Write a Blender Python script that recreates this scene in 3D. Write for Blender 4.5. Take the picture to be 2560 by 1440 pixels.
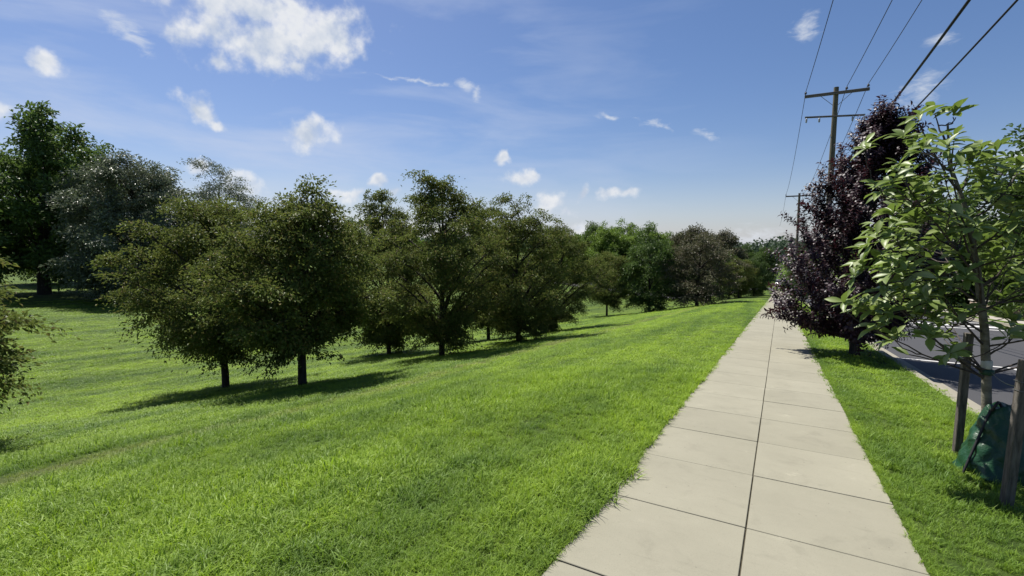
import bpy, math, random
import numpy as np
from mathutils import Matrix, Vector, Euler

for _o in list(bpy.data.objects):
    bpy.data.objects.remove(_o)
SC = bpy.context.scene
COL = SC.collection
R = math.radians
random.seed(7)

# ------------------------------------------------------------------ camera
YAW, PITCH, EYE = 29.2, 5.0, 1.6
cam_d = bpy.data.cameras.new('camera')
cam_d.lens = 16.875
cam_d.sensor_width = 36.0
cam_d.clip_start = 0.05
cam_d.clip_end = 3000
cam = bpy.data.objects.new('camera', cam_d)
COL.objects.link(cam)
cam.location = (0, 0, EYE)
cam.rotation_euler = (R(90 - PITCH), 0, R(YAW))
SC.camera = cam

# ------------------------------------------------------------------ sun and exposure
SUN_EL, SUN_AZ = 60.0, -66.0        # azimuth from +Y towards +X
sd = Vector((math.sin(R(SUN_AZ)) * math.cos(R(SUN_EL)), math.cos(R(SUN_AZ)) * math.cos(R(SUN_EL)), math.sin(R(SUN_EL))))
sun_d = bpy.data.lights.new('sun', 'SUN')
sun_d.energy = 5.0
sun_d.angle = R(0.53)
sun_d.color = (1.0, 0.955, 0.88)
sun = bpy.data.objects.new('sun', sun_d)
COL.objects.link(sun)
sun.rotation_euler = (-sd).to_track_quat('-Z', 'Y').to_euler()
sun.location = (-30, 10, 60)
SC.view_settings.view_transform = 'Standard'
SC.view_settings.look = 'None'
SC.view_settings.gamma = 1.0
SC.view_settings.exposure = 0.78
SC.view_settings.use_curve_mapping = False
SC.render.engine = 'CYCLES'
SC.cycles.use_denoising = True
SC.cycles.max_bounces = 5
SC.cycles.diffuse_bounces = 3
SC.cycles.glossy_bounces = 2
SC.cycles.transmission_bounces = 3
SC.cycles.transparent_max_bounces = 6
SC.cycles.caustics_reflective = False
SC.cycles.caustics_refractive = False

# ------------------------------------------------------------------ node helpers
class NT:
    def __init__(s, tree):
        s.t = tree
        s.t.nodes.clear()
    def n(s, typ, **kw):
        nd = s.t.nodes.new(typ)
        for k, v in kw.items():
            setattr(nd, k, v)
        return nd
    def put(s, sock, v):
        if isinstance(v, bpy.types.NodeSocket):
            s.t.links.new(v, sock)
        elif v is not None:
            if hasattr(sock.default_value, '__len__') and not hasattr(v, '__len__'):
                v = [v] * len(sock.default_value)
            if hasattr(sock.default_value, '__len__') and len(sock.default_value) == 4 and len(v) == 3:
                v = tuple(v) + (1.0,)
            sock.default_value = v
    def math(s, op, a, b=None, c=None, clamp=False):
        nd = s.n('ShaderNodeMath', operation=op, use_clamp=clamp)
        s.put(nd.inputs[0], a)
        if b is not None: s.put(nd.inputs[1], b)
        if c is not None: s.put(nd.inputs[2], c)
        return nd.outputs[0]
    def vec(s, op, a, b=None, scale=None):
        nd = s.n('ShaderNodeVectorMath', operation=op)
        s.put(nd.inputs[0], a)
        if b is not None: s.put(nd.inputs[1], b)
        if scale is not None: s.put(nd.inputs['Scale'], scale)
        return nd.outputs['Value'] if op in ('LENGTH', 'DOT_PRODUCT', 'DISTANCE') else nd.outputs[0]
    def mix(s, f, a, b, blend='MIX'):
        nd = s.n('ShaderNodeMix', data_type='RGBA', blend_type=blend)
        s.put(nd.inputs[0], f); s.put(nd.inputs[6], a); s.put(nd.inputs[7], b)
        return nd.outputs[2]
    def step(s, v, a, b, lo=0.0, hi=1.0):
        nd = s.n('ShaderNodeMapRange', interpolation_type='SMOOTHSTEP')
        s.put(nd.inputs[0], v); s.put(nd.inputs[1], a); s.put(nd.inputs[2], b); s.put(nd.inputs[3], lo); s.put(nd.inputs[4], hi)
        return nd.outputs[0]
    def lin(s, v, a, b, lo=0.0, hi=1.0):
        nd = s.n('ShaderNodeMapRange')
        s.put(nd.inputs[0], v); s.put(nd.inputs[1], a); s.put(nd.inputs[2], b); s.put(nd.inputs[3], lo); s.put(nd.inputs[4], hi)
        return nd.outputs[0]
    def noise(s, v, scale, detail=3.0, rough=0.5, dist=0.0):
        nd = s.n('ShaderNodeTexNoise')
        if v is not None: s.put(nd.inputs['Vector'], v)
        nd.inputs['Scale'].default_value = scale
        nd.inputs['Detail'].default_value = detail
        nd.inputs['Roughness'].default_value = rough
        nd.inputs['Distortion'].default_value = dist
        return nd.outputs[0]

# ------------------------------------------------------------------ world: sky with clouds all round
W = bpy.data.worlds.new('World')
SC.world = W
W.use_nodes = True
W.cycles.sampling_method = 'NONE'
t = NT(W.node_tree)
out = t.n('ShaderNodeOutputWorld')
bg = t.n('ShaderNodeBackground')
bg.inputs['Strength'].default_value = 0.062
sky = t.n('ShaderNodeTexSky', sky_type='NISHITA')
sky.sun_disc = False
sky.sun_elevation = R(SUN_EL)
sky.sun_rotation = R(SUN_AZ)
sky.altitude = 50
sky.air_density = 1.0
sky.dust_density = 0.7
sky.ozone_density = 3.0
hs = t.n('ShaderNodeHueSaturation')
hs.inputs['Saturation'].default_value = 1.25
hs.inputs['Value'].default_value = 0.94
t.put(hs.inputs['Color'], sky.outputs[0])
skycol = t.mix(1.0, hs.outputs[0], (1.16, 0.985, 1.03), 'MULTIPLY')
D = t.n('ShaderNodeTexCoord').outputs['Generated']
# azimuth, elevation, half width, half height, tilt (degrees)
CUMULUS = [(-59.1, 19.8, 4.7, 2.6, 0), (-54.5, 20.2, 5.8, 3.1, 0), (-49.8, 21.4, 4.4, 2.6, 0), (-54.8, 22.8, 9.5, 2.3, 0), (-59.8, 17.8, 1.5, 1.3, 0), (-52.9, 18.1, 1.4, 1.2, 0), (-72.4, 15.1, 1.4, 0.95, 0), (-61.5, 13.0, 2.2, 1.2, -30), (-60.0, 11.9, 1.2, 0.65, -10), (-51.7, 11.8, 2.7, 1.9, 0), (-58.4, 6.2, 2.1, 1.6, 0), (-61.9, 7.7, 1.1, 0.8, -20), (-47.8, 5.5, 2.0, 1.0, 0), (-44.6, 7.3, 1.15, 0.7, 15), (-42.8, 6.2, 0.85, 0.75, 0), (-30.3, 10.2, 1.0, 0.85, 0), (-27.8, 7.9, 2.5, 0.95, 5), (-26.4, 8.2, 1.2, 0.7, 0), (-24.9, 5.0, 2.0, 1.6, 0), (-20.8, 6.2, 0.6, 1.5, -25), (-17.6, 5.9, 1.6, 0.8, 0), (-15.6, 5.9, 1.5, 0.7, 0), (-21.3, 2.1, 1.5, 0.9, 0), (17.2, 7.8, 2.2, 1.5, 20), (-14.3, 1.1, 2.8, 0.6, 0), (-75.6, 10.7, 1.0, 0.7, 0), (-22.6, 4.0, 1.1, 0.75, 0)]
_r = random.Random(11)
for _i in range(8):                                     # the same fair-weather clouds on round the horizon
    _az, _el = _r.uniform(35, 265), _r.uniform(4, 38)
    for _j in range(2):
        CUMULUS.append((_az + _r.uniform(-3, 3), _el + _r.uniform(-.8, .8), _r.uniform(1.5, 5), _r.uniform(.9, 2.4), 0))
WISPS = [(-66.7, 18.7, 2.3, 1.1, -30), (-34.5, 17.8, 1.5, 0.7, -10), (-33.1, 17.0, 0.7, 1.1, 0), (-18.2, 14.3, 2.2, 0.5, -12), (-12.9, 13.3, 2.2, 0.5, -14), (-7.5, 11.7, 1.9, 0.5, -18), (10.4, 13.6, 2.9, 1.35, 25), (11.4, 17.2, 1.3, 0.7, 0), (-2.4, 0.8, 3.4, 1.6, 0), (1.1, 20.4, 1.2, 1.4, -25), (-39.7, 18.1, 6.0, 0.35, -5)]
for _i in range(5):
    WISPS.append((_r.uniform(35, 265), _r.uniform(8, 45), _r.uniform(1, 4), _r.uniform(.5, 1.3), _r.uniform(-30, 30)))
wn = t.n('ShaderNodeTexNoise')
t.put(wn.inputs['Vector'], D)
wn.inputs['Scale'].default_value = 22
wn.inputs['Detail'].default_value = 4
warp = t.vec('SCALE', t.vec('SUBTRACT', wn.outputs['Color'], (0.5, 0.5, 0.5)), scale=0.034)
DW = t.vec('ADD', D, warp)
def field(lst, vec):
    best = None
    for i_, (az, el, a, b, ro) in enumerate(lst):
        if i_ and i_ % 6 == 0:                           # evaluate in short runs
            vec = t.vec('SCALE', vec, scale=t.math('MULTIPLY_ADD', best, 1e-7, 1.0))
        az, el = R(az), R(el)
        n = Vector((math.sin(az) * math.cos(el), math.cos(az) * math.cos(el), math.sin(el)))
        u = Vector((math.cos(az), -math.sin(az), 0))
        v = n.cross(u) * -1 if n.cross(u).z < 0 else n.cross(u)
        c, s_ = math.cos(R(ro)), math.sin(R(ro))
        u2, v2 = u * c + v * s_, v * c - u * s_
        m = Matrix((u2, v2, u2.cross(v2))).transposed()
        mp = t.n('ShaderNodeMapping', vector_type='TEXTURE')
        t.put(mp.inputs['Vector'], vec)
        mp.inputs['Location'].default_value = n
        mp.inputs['Rotation'].default_value = m.to_euler('XYZ')
        mp.inputs['Scale'].default_value = (R(a), R(b), 0.6)
        d = t.vec('LENGTH', mp.outputs[0])
        best = d if best is None else t.math('SMOOTH_MIN', best, d, 0.25)
    return best
cum = field(CUMULUS, DW)
fb = t.noise(D, 25, 8, 0.54)
fb2 = t.noise(t.vec('ADD', D, tuple(sd * 0.018)), 25, 6, 0.5)
fbig = t.noise(D, 13, 4, 0.5)
dens = t.math('ADD', t.math('SUBTRACT', 1.0, cum), t.math('MULTIPLY', t.math('SUBTRACT', fb, 0.5), 2.4))
alpha = t.math('MULTIPLY', t.step(dens, -0.15, 0.85), 0.97)
shade = t.math('MULTIPLY_ADD', t.math('SUBTRACT', fb, fb2), 2.6, 0.62)
shade = t.math('ADD', shade, t.math('MULTIPLY', t.math('SUBTRACT', fbig, 0.5), 1.7), clamp=True)
thick = t.step(dens, 0.45, 1.25)
shade = t.math('SUBTRACT', shade, t.math('MULTIPLY', thick, 0.30), clamp=True)
ccol = t.mix(shade, (4.9, 5.6, 6.8), (8.1, 8.2, 8.35))
wis = field(WISPS, DW)
st = t.n('ShaderNodeMapping')
t.put(st.inputs['Vector'], D)
st.inputs['Rotation'].default_value = (0, R(12), R(20))
st.inputs['Scale'].default_value = (1.0, 1.0, 2.6)
fw_ = t.noise(st.outputs[0], 30, 7, 0.62, 0.6)
wal = t.math('MULTIPLY', t.step(t.math('ADD', t.math('SUBTRACT', 1.0, wis), t.math('MULTIPLY', t.math('SUBTRACT', fw_, 0.5), 2.4)), 0.0, 1.3), 0.75)
# thin high veil in broad bands
vm = t.n('ShaderNodeMapping')
t.put(vm.inputs['Vector'], D)
vm.inputs['Rotation'].default_value = (R(-14), R(16), R(0))
vm.inputs['Scale'].default_value = (0.8, 0.8, 4.0)
veil = t.math('MULTIPLY', t.step(t.noise(vm.outputs[0], 3.2, 6, 0.55, 0.4), 0.38, 0.72), 0.50)
veil = t.math('MULTIPLY', veil, t.step(t.vec('DOT_PRODUCT', D, (-1.0, 0.1, -0.25)), -0.10, 0.85, 0.06, 1.0))
veil = t.math('MAXIMUM', veil, 0.05)
sepz = t.n('ShaderNodeSeparateXYZ'); t.put(sepz.inputs[0], D)
haz = t.math('MULTIPLY', t.step(sepz.outputs[2], 0.16, -0.02), 0.45)
c0 = t.mix(haz, skycol, (4.4, 5.6, 7.0))
c0 = t.mix(veil, c0, (5.7, 6.3, 7.7))
c1 = t.mix(wal, c0, (6.8, 7.2, 7.8))
c2 = t.mix(alpha, c1, ccol)
t.put(bg.inputs['Color'], c2)
t.t.links.new(bg.outputs[0], out.inputs[0])

# ------------------------------------------------------------------ terrain shape
def ss(a, b, x):
    q = np.clip((x - a) / (b - a), 0, 1)
    return q * q * (3 - 2 * q)
SL = .0735
def G(x, y):
    x = np.asarray(x, float); y = np.asarray(y, float)
    a = np.where(y < 70, -SL * y, np.where(y < 120, -SL * 70 - SL * ((y - 70) - (y - 70) ** 2 / 100.), -SL * 95.))
    a = np.where(y < -30, SL * 30, a)
    k = 1 - .55 * ss(-15, -70, x)
    d = np.maximum(-1.3 - x, 0)
    l = np.where(d < 4, .0238 * d * d, np.where(d < 12, .38 + .19 * (d - 4), np.where(d < 20, 1.90 + .19 * ((d - 12) - (d - 12) ** 2 / 16), 2.66)))
    far = ss(160, 420, np.hypot(x, y)) * 3.0 + 0.05 * np.maximum(x - 13.5, 0) * (x < 60) + 2.3 * (x >= 60)
    bump = .03 * np.sin(x * .9 + 1.3 * np.sin(y * .31)) * np.sin(y * .7 + .5) * ss(-1.6, -4, x)
    return a * k - l + far + bump

# ------------------------------------------------------------------ mesh helpers
def np_mesh(name, V, F, mats, attrs=None, fmat=None, smooth=False):
    me = bpy.data.meshes.new(name)
    V = np.asarray(V, np.float32); F = np.asarray(F, np.int32)
    me.vertices.add(len(V)); me.vertices.foreach_set('co', V.ravel())
    k = F.shape[1]
    me.loops.add(F.size); me.loops.foreach_set('vertex_index', F.ravel())
    me.polygons.add(len(F))
    me.polygons.foreach_set('loop_start', np.arange(0, F.size, k, dtype=np.int32))
    if fmat is not None: me.polygons.foreach_set('material_index', np.asarray(fmat, np.int32))
    me.polygons.foreach_set('use_smooth', np.full(len(F), smooth, bool))
    for m in (mats if isinstance(mats, (list, tuple)) else [mats]): me.materials.append(m)
    for an, av in (attrs or {}).items():
        at = me.attributes.new(an, 'FLOAT', 'POINT'); at.data.foreach_set('value', np.asarray(av, np.float32))
    me.update(calc_edges=True); me.validate()
    return me
def ob(name, me, parent=None, loc=None, rot=None, label=None, cat=None, group=None, kind=None):
    o = bpy.data.objects.new(name, me)
    COL.objects.link(o)
    if parent: o.parent = parent
    if loc is not None: o.location = loc
    if rot is not None: o.rotation_euler = rot
    if label: o['label'] = label
    if cat: o['category'] = cat
    if group: o['group'] = group
    if kind: o['kind'] = kind
    return o
class MB:
    """collects quads into one mesh"""
    def __init__(s): s.v = []; s.f = []; s.n = 0
    def add(s, V, F):
        s.v.append(np.asarray(V, float)); s.f.append(np.asarray(F, int) + s.n); s.n += len(V); return s
    def box(s, c, size, rot=None, taper=1.0, bev=0.0):
        x, y, z = [q / 2 for q in size]
        if bev:
            b = bev
            pr = [(-x + b, -y), (x - b, -y), (x, -y + b), (x, y - b), (x - b, y), (-x + b, y), (-x, y - b), (-x, -y + b)]
            inn = [(px * (1 - b / x), py * (1 - b / y)) for px, py in pr]
            V = [(px, py, -z) for px, py in pr] + [(px, py, z - b) for px, py in pr] + [(px, py, z) for px, py in inn]
            F = [(i, (i + 1) % 8, 8 + (i + 1) % 8, 8 + i) for i in range(8)] + [(8 + i, 8 + (i + 1) % 8, 16 + (i + 1) % 8, 16 + i) for i in range(8)]
            F += [(16, 17, 18, 23), (23, 18, 19, 22), (22, 19, 20, 21)]
            F += [(7, 2, 1, 0), (6, 3, 2, 7), (5, 4, 3, 6)]
        else:
            V = [(-x, -y, -z), (x, -y, -z), (x, y, -z), (-x, y, -z), (-x * taper, -y * taper, z), (x * taper, -y * taper, z), (x * taper, y * taper, z), (-x * taper, y * taper, z)]
            F = [(3, 2, 1, 0), (4, 5, 6, 7), (0, 1, 5, 4), (1, 2, 6, 5), (2, 3, 7, 6), (3, 0, 4, 7)]
        V = np.array(V)
        if rot is not None: V = V @ np.array(Euler(rot).to_matrix()).T
        return s.add(V + np.array(c), F)
    def tube(s, P, rad, sides=6, cap=False):
        P = np.asarray(P, float); n = len(P)
        rad = np.broadcast_to(np.asarray(rad, float), (n,))
        T = np.gradient(P, axis=0); T /= np.linalg.norm(T, axis=1)[:, None] + 1e-9
        ref = np.array([0, 0, 1.]) if abs(T[:, 2]).mean() < .8 else np.array([1., 0, 0])
        A = np.cross(T, ref); A /= np.linalg.norm(A, axis=1)[:, None] + 1e-9
        B = np.cross(T, A)
        th = np.arange(sides) * 2 * math.pi / sides
        V = (P[:, None, :] + rad[:, None, None] * (np.cos(th)[None, :, None] * A[:, None, :] + np.sin(th)[None, :, None] * B[:, None, :])).reshape(-1, 3)
        i, j = np.meshgrid(np.arange(n - 1), np.arange(sides), indexing='ij')
        a = i * sides + j; b = i * sides + (j + 1) % sides
        F = np.stack([a, b, b + sides, a + sides], -1).reshape(-1, 4)
        s.add(V, F)
        if cap:
            for q in (0, n - 1):
                c = s.n; s.add(np.vstack([P[q], V[q * sides:(q + 1) * sides]]), [(0, 1 + k, 1 + (k + 1) % sides, 0) for k in range(0)] or np.zeros((0, 4), int))
                s.f.append(np.array([(c, c + 1 + k, c + 1 + (k + 1) % sides, c + 1 + (k + 2) % sides) for k in range(0, sides, 2)]))
        return s
    def lathe(s, prof, sides=12, c=(0, 0, 0), axis='Z'):
        th = np.arange(sides) * 2 * math.pi / sides
        V = []
        for r, z in prof:
            for a in th:
                p = (r * math.cos(a), r * math.sin(a), z)
                if axis == 'X': p = (p[2], p[0], p[1])
                if axis == 'Y': p = (p[0], p[2], p[1])
                V.append((p[0] + c[0], p[1] + c[1], p[2] + c[2]))
        F = [(i * sides + j, i * sides + (j + 1) % sides, (i + 1) * sides + (j + 1) % sides, (i + 1) * sides + j) for i in range(len(prof) - 1) for j in range(sides)]
        return s.add(V, F)
    def mesh(s, name, mat, smooth=False, attrs=None):
        return np_mesh(name, np.vstack(s.v), np.vstack(s.f), mat, attrs, None, smooth)

# ------------------------------------------------------------------ materials
AL = 0.74                       # overall reflectance level of the place
def sc_(c): return tuple(k * AL for k in c)
def mat(name):
    m = bpy.data.materials.new(name); m.use_nodes = True
    q = NT(m.node_tree); o = q.n('ShaderNodeOutputMaterial'); p = q.n('ShaderNodeBsdfPrincipled')
    q.t.links.new(p.outputs[0], o.inputs[0])
    return m, q, p, o
def bump(q, p, h, strength=0.3, dist=0.02):
    b = q.n('ShaderNodeBump'); b.inputs['Strength'].default_value = strength; b.inputs['Distance'].default_value = dist
    q.put(b.inputs['Height'], h); q.t.links.new(b.outputs[0], p.inputs['Normal'])
def plain(name, col, rough=0.6, spec=0.4, var=0.15, scale=30.0, metal=0.0, bmp=0.0):
    m, q, p, o = mat(name)
    col = sc_(col)
    tc = q.n('ShaderNodeTexCoord').outputs['Object']
    nz = q.noise(tc, scale, 5, 0.6)
    c = q.mix(nz, tuple(k * (1 - var) for k in col), tuple(min(1, k * (1 + var)) for k in col))
    q.put(p.inputs['Base Color'], c); p.inputs['Roughness'].default_value = rough
    p.inputs['Specular IOR Level'].default_value = spec; p.inputs['Metallic'].default_value = metal
    if bmp: bump(q, p, nz, bmp, 0.01)
    return m
def leaf_mat(name, dark, light, accent, acc_amt=0.15, trans=0.3, rough=0.5, spec=0.3, tcol=None, objrand=False):
    m, q, p, o = mat(name)
    dark, light, accent = sc_(dark), sc_(light), sc_(accent)
    tcol = sc_(tcol) if tcol else None
    if objrand:
        tint = q.n('ShaderNodeObjectInfo').outputs['Random']
    else:
        tint = q.n('ShaderNodeAttribute', attribute_name='tint').outputs['Fac']
    pos = q.n('ShaderNodeNewGeometry').outputs['Position']
    nz = q.noise(pos, 0.9, 2)
    f = q.math('ADD', q.math('MULTIPLY', tint, 0.75), q.math('MULTIPLY', q.math('SUBTRACT', nz, 0.4), 0.9), clamp=True)
    c = q.mix(f, dark, light)
    r2 = q.math('FRACT', q.math('MULTIPLY', tint, 37.7))
    c = q.mix(q.math('MULTIPLY', q.step(r2, 1 - acc_amt - .05, 1 - acc_amt + .05), 0.8), c, accent)
    q.put(p.inputs['Base Color'], c)
    p.inputs['Roughness'].default_value = rough
    p.inputs['Specular IOR Level'].default_value = spec
    tr = q.n('ShaderNodeBsdfTranslucent')
    q.put(tr.inputs['Color'], q.mix(0.5, c, tcol if tcol else tuple(k * 1.6 for k in light)))
    mx = q.n('ShaderNodeMixShader'); mx.inputs[0].default_value = trans
    q.t.links.new(p.outputs[0], mx.inputs[1]); q.t.links.new(tr.outputs[0], mx.inputs[2]); q.t.links.new(mx.outputs[0], o.inputs[0])
    return m
def turf_colour(q, base=1.0):
    """colour of the mown turf by place: patches, mowing bands along the walk, one worn strip"""
    pos = q.n('ShaderNodeNewGeometry').outputs['Position']
    sp = q.n('ShaderNodeSeparateXYZ'); q.put(sp.inputs[0], pos)
    x = sp.outputs[0]
    big = q.noise(pos, 0.35, 3, 0.55)
    med = q.noise(pos, 1.7, 4, 0.6)
    stm = q.n('ShaderNodeMapping'); q.put(stm.inputs['Vector'], pos)
    stm.inputs['Rotation'].default_value = (0, 0, R(4)); stm.inputs['Scale'].default_value = (0.75, 0.05, 0.05)
    band = q.noise(stm.outputs[0], 1.0, 3, 0.6)
    f = q.math('ADD', q.math('MULTIPLY', q.math('SUBTRACT', big, 0.5), 1.1), q.math('MULTIPLY', q.math('SUBTRACT', band, 0.5), 3.2))
    f = q.math('ADD', q.math('ADD', f, q.math('MULTIPLY', q.math('SUBTRACT', med, 0.5), 1.7)), 0.5, clamp=True)
    c = q.mix(f, (0.105 * base, 0.185 * base, 0.034 * base), (0.235 * base, 0.350 * base, 0.042 * base))
    # worn strip beside the walk, and thin dry patches
    dx = q.math('ABSOLUTE', q.math('ADD', q.math('ADD', x, 6.45), q.math('MULTIPLY', q.math('SUBTRACT', q.noise(pos, 0.5, 2), 0.5), 0.9)))
    worn = q.math('MULTIPLY', q.step(dx, 0.62, 0.12), q.step(q.noise(pos, 0.9, 4, 0.65), 0.36, 0.60))
    dry = q.math('MULTIPLY', q.step(q.noise(pos, 0.8, 5, 0.7), 0.62, 0.74), 0.22)
    c = q.mix(q.math('MULTIPLY', worn, 0.5), c, (0.26 * base, 0.25 * base, 0.12 * base))
    c = q.mix(dry, c, (0.27 * base, 0.29 * base, 0.09 * base))
    return c, pos

M = {}
# turf under the blades and out to the horizon
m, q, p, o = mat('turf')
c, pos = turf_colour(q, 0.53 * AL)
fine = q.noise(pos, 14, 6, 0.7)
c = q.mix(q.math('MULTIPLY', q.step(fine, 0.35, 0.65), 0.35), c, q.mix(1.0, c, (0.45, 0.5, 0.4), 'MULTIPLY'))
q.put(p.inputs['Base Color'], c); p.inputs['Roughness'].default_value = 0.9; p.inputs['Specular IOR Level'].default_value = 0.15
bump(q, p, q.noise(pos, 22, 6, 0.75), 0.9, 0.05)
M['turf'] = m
# grass blade
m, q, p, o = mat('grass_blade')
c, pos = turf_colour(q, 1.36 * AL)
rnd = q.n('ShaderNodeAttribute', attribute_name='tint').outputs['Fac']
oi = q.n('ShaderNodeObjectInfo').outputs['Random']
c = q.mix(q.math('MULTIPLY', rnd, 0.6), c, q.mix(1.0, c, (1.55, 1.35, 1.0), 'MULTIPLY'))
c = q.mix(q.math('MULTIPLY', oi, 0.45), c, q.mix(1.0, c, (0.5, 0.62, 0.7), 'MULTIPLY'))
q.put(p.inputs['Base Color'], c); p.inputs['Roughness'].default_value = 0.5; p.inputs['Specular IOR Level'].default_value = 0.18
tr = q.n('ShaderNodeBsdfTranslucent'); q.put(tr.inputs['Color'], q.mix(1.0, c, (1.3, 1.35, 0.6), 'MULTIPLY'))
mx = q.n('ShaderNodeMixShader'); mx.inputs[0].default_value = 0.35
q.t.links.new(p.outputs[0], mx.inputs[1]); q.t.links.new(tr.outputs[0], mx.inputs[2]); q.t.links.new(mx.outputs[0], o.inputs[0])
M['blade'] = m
# concrete slab
def concrete(name, a, b, stain=0.32):
    m, q, p, o = mat(name)
    a, b = sc_(a), sc_(b)
    pos = q.n('ShaderNodeNewGeometry').outputs['Position']
    oi = q.n('ShaderNodeObjectInfo').outputs['Random']
    f = q.math('ADD', q.math('MULTIPLY', q.noise(pos, 1.1, 6, 0.68), 1.1), q.math('MULTIPLY_ADD', oi, 0.30, -0.22), clamp=True)
    c = q.mix(f, a, b)
    c = q.mix(q.math('MULTIPLY', q.step(q.noise(pos, 3.0, 6, 0.7, 0.5), 0.52, 0.72), stain), c, tuple(k * 0.72 for k in a))
    sm = q.n('ShaderNodeMapping'); q.put(sm.inputs['Vector'], pos); sm.inputs['Scale'].default_value = (3, 26, 3)
    c = q.mix(q.math('MULTIPLY', q.step(q.noise(sm.outputs[0], 1.0, 5, 0.7), 0.55, 0.75), 0.25), c, tuple(k * 0.78 for k in a))
    c = q.mix(q.math('MULTIPLY', q.step(q.noise(pos, 2.2, 5, 0.75), 0.64, 0.7), 0.35), c, tuple(min(.7, k * 1.2) for k in b))
    gr = q.noise(pos, 160, 3, 0.7)
    c = q.mix(q.math('MULTIPLY', q.step(gr, 0.5, 0.75), 0.4), c, tuple(k * 0.6 for k in a))
    sp = q.n('ShaderNodeTexVoronoi'); q.put(sp.inputs['Vector'], pos); sp.inputs['Scale'].default_value = 9
    c = q.mix(q.math('MULTIPLY', q.step(sp.outputs['Distance'], 0.07, 0.035), 0.55), c, (0.08, 0.07, 0.055))
    q.put(p.inputs['Base Color'], c); p.inputs['Roughness'].default_value = 0.85; p.inputs['Specular IOR Level'].default_value = 0.25
    bump(q, p, gr, 0.25, 0.004)
    return m
M['slab'] = concrete('slab_concrete', (0.258, 0.246, 0.184), (0.372, 0.354, 0.270))
M['kerb'] = concrete('kerb_concrete', (0.28, 0.26, 0.205), (0.38, 0.355, 0.28), 0.4)
M['soil'] = plain('joint_soil', (0.085, 0.075, 0.052), 0.95, 0.1, 0.4, 40)
# asphalt
m, q, p, o = mat('asphalt')
pos = q.n('ShaderNodeNewGeometry').outputs['Position']
sm = q.n('ShaderNodeMapping'); q.put(sm.inputs['Vector'], pos); sm.inputs['Scale'].default_value = (1.2, 0.06, 1)
c = q.mix(q.noise(sm.outputs[0], 1.0, 4, 0.6), (0.028, 0.028, 0.031), (0.044, 0.044, 0.047))
gr = q.noise(pos, 120, 3, 0.7)
c = q.mix(q.math('MULTIPLY', q.step(gr, 0.5, 0.8), 0.4), c, (0.09, 0.09, 0.09))
q.put(p.inputs['Base Color'], c); p.inputs['Roughness'].default_value = 0.8; bump(q, p, gr, 0.4, 0.006)
M['asphalt'] = m
M['paint'] = plain('road_paint', (0.78, 0.77, 0.74), 0.6, 0.3, 0.12, 12)
M['pave_far'] = plain('far_pavement', (0.42, 0.39, 0.34), 0.85, 0.2, 0.15, 2)
# barks and leaves
def bark(name, a, b, sc=(18, 18, 4)):
    m, q, p, o = mat(name)
    a, b = sc_(a), sc_(b)
    tc = q.n('ShaderNodeTexCoord').outputs['Object']
    mp = q.n('ShaderNodeMapping'); q.put(mp.inputs['Vector'], tc); mp.inputs['Scale'].default_value = sc
    nz = q.noise(mp.outputs[0], 1.0, 6, 0.65)
    q.put(p.inputs['Base Color'], q.mix(q.step(nz, 0.3, 0.7), a, b)); p.inputs['Roughness'].default_value = 0.9
    p.inputs['Specular IOR Level'].default_value = 0.2
    bump(q, p, nz, 0.6, 0.02)
    return m
M['bark'] = bark('dark_bark', (0.030, 0.025, 0.020), (0.075, 0.065, 0.052))
M['bark_grey'] = bark('grey_bark', (0.14, 0.125, 0.095), (0.27, 0.25, 0.20), (10, 10, 22))
M['bark_plum'] = bark('plum_bark', (0.05, 0.04, 0.035), (0.12, 0.10, 0.09))
M['hornbeam'] = leaf_mat('bronze_green_leaf', (0.044, 0.072, 0.019), (0.215, 0.265, 0.060), (0.240, 0.170, 0.055), 0.15, 0.26, 0.55, 0.14)
M['leaf_mid'] = leaf_mat('mid_green_leaf', (0.040, 0.082, 0.020), (0.135, 0.215, 0.046), (0.17, 0.24, 0.06), 0.1, 0.28, 0.5, 0.28)
M['leaf_grey'] = leaf_mat('grey_green_leaf', (0.085, 0.110, 0.064), (0.215, 0.255, 0.155), (0.34, 0.38, 0.28), 0.12, 0.2, 0.45, 0.35)
M['leaf_bright'] = leaf_mat('bright_green_leaf', (0.100, 0.180, 0.032), (0.240, 0.350, 0.060), (0.27, 0.38, 0.08), 0.1, 0.32, 0.5, 0.28)
M['leaf_far'] = leaf_mat('far_green_leaf', (0.050, 0.085, 0.050), (0.095, 0.140, 0.080), (0.13, 0.18, 0.12), 0.1, 0.2, 0.6, 0.2)
M['leaf_brown'] = leaf_mat('brown_green_leaf', (0.075, 0.082, 0.042), (0.165, 0.170, 0.085), (0.19, 0.14, 0.10), 0.25, 0.2, 0.5, 0.25)
M['plum'] = leaf_mat('dark_purple_leaf', (0.018, 0.010, 0.015), (0.054, 0.026, 0.036), (0.105, 0.048, 0.050), 0.10, 0.18, 0.45, 0.36, (0.16, 0.03, 0.045))
M['magnolia'] = leaf_mat('magnolia_leaf', (0.155, 0.225, 0.055), (0.330, 0.420, 0.115), (0.42, 0.47, 0.24), 0.10, 0.32, 0.42, 0.36, (0.26, 0.40, 0.05), True)
M['magnolia_m'] = leaf_mat('magnolia_leaf_mass', (0.130, 0.195, 0.048), (0.290, 0.380, 0.105), (0.42, 0.47, 0.24), 0.08, 0.32, 0.42, 0.36, (0.26, 0.40, 0.05))
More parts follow.
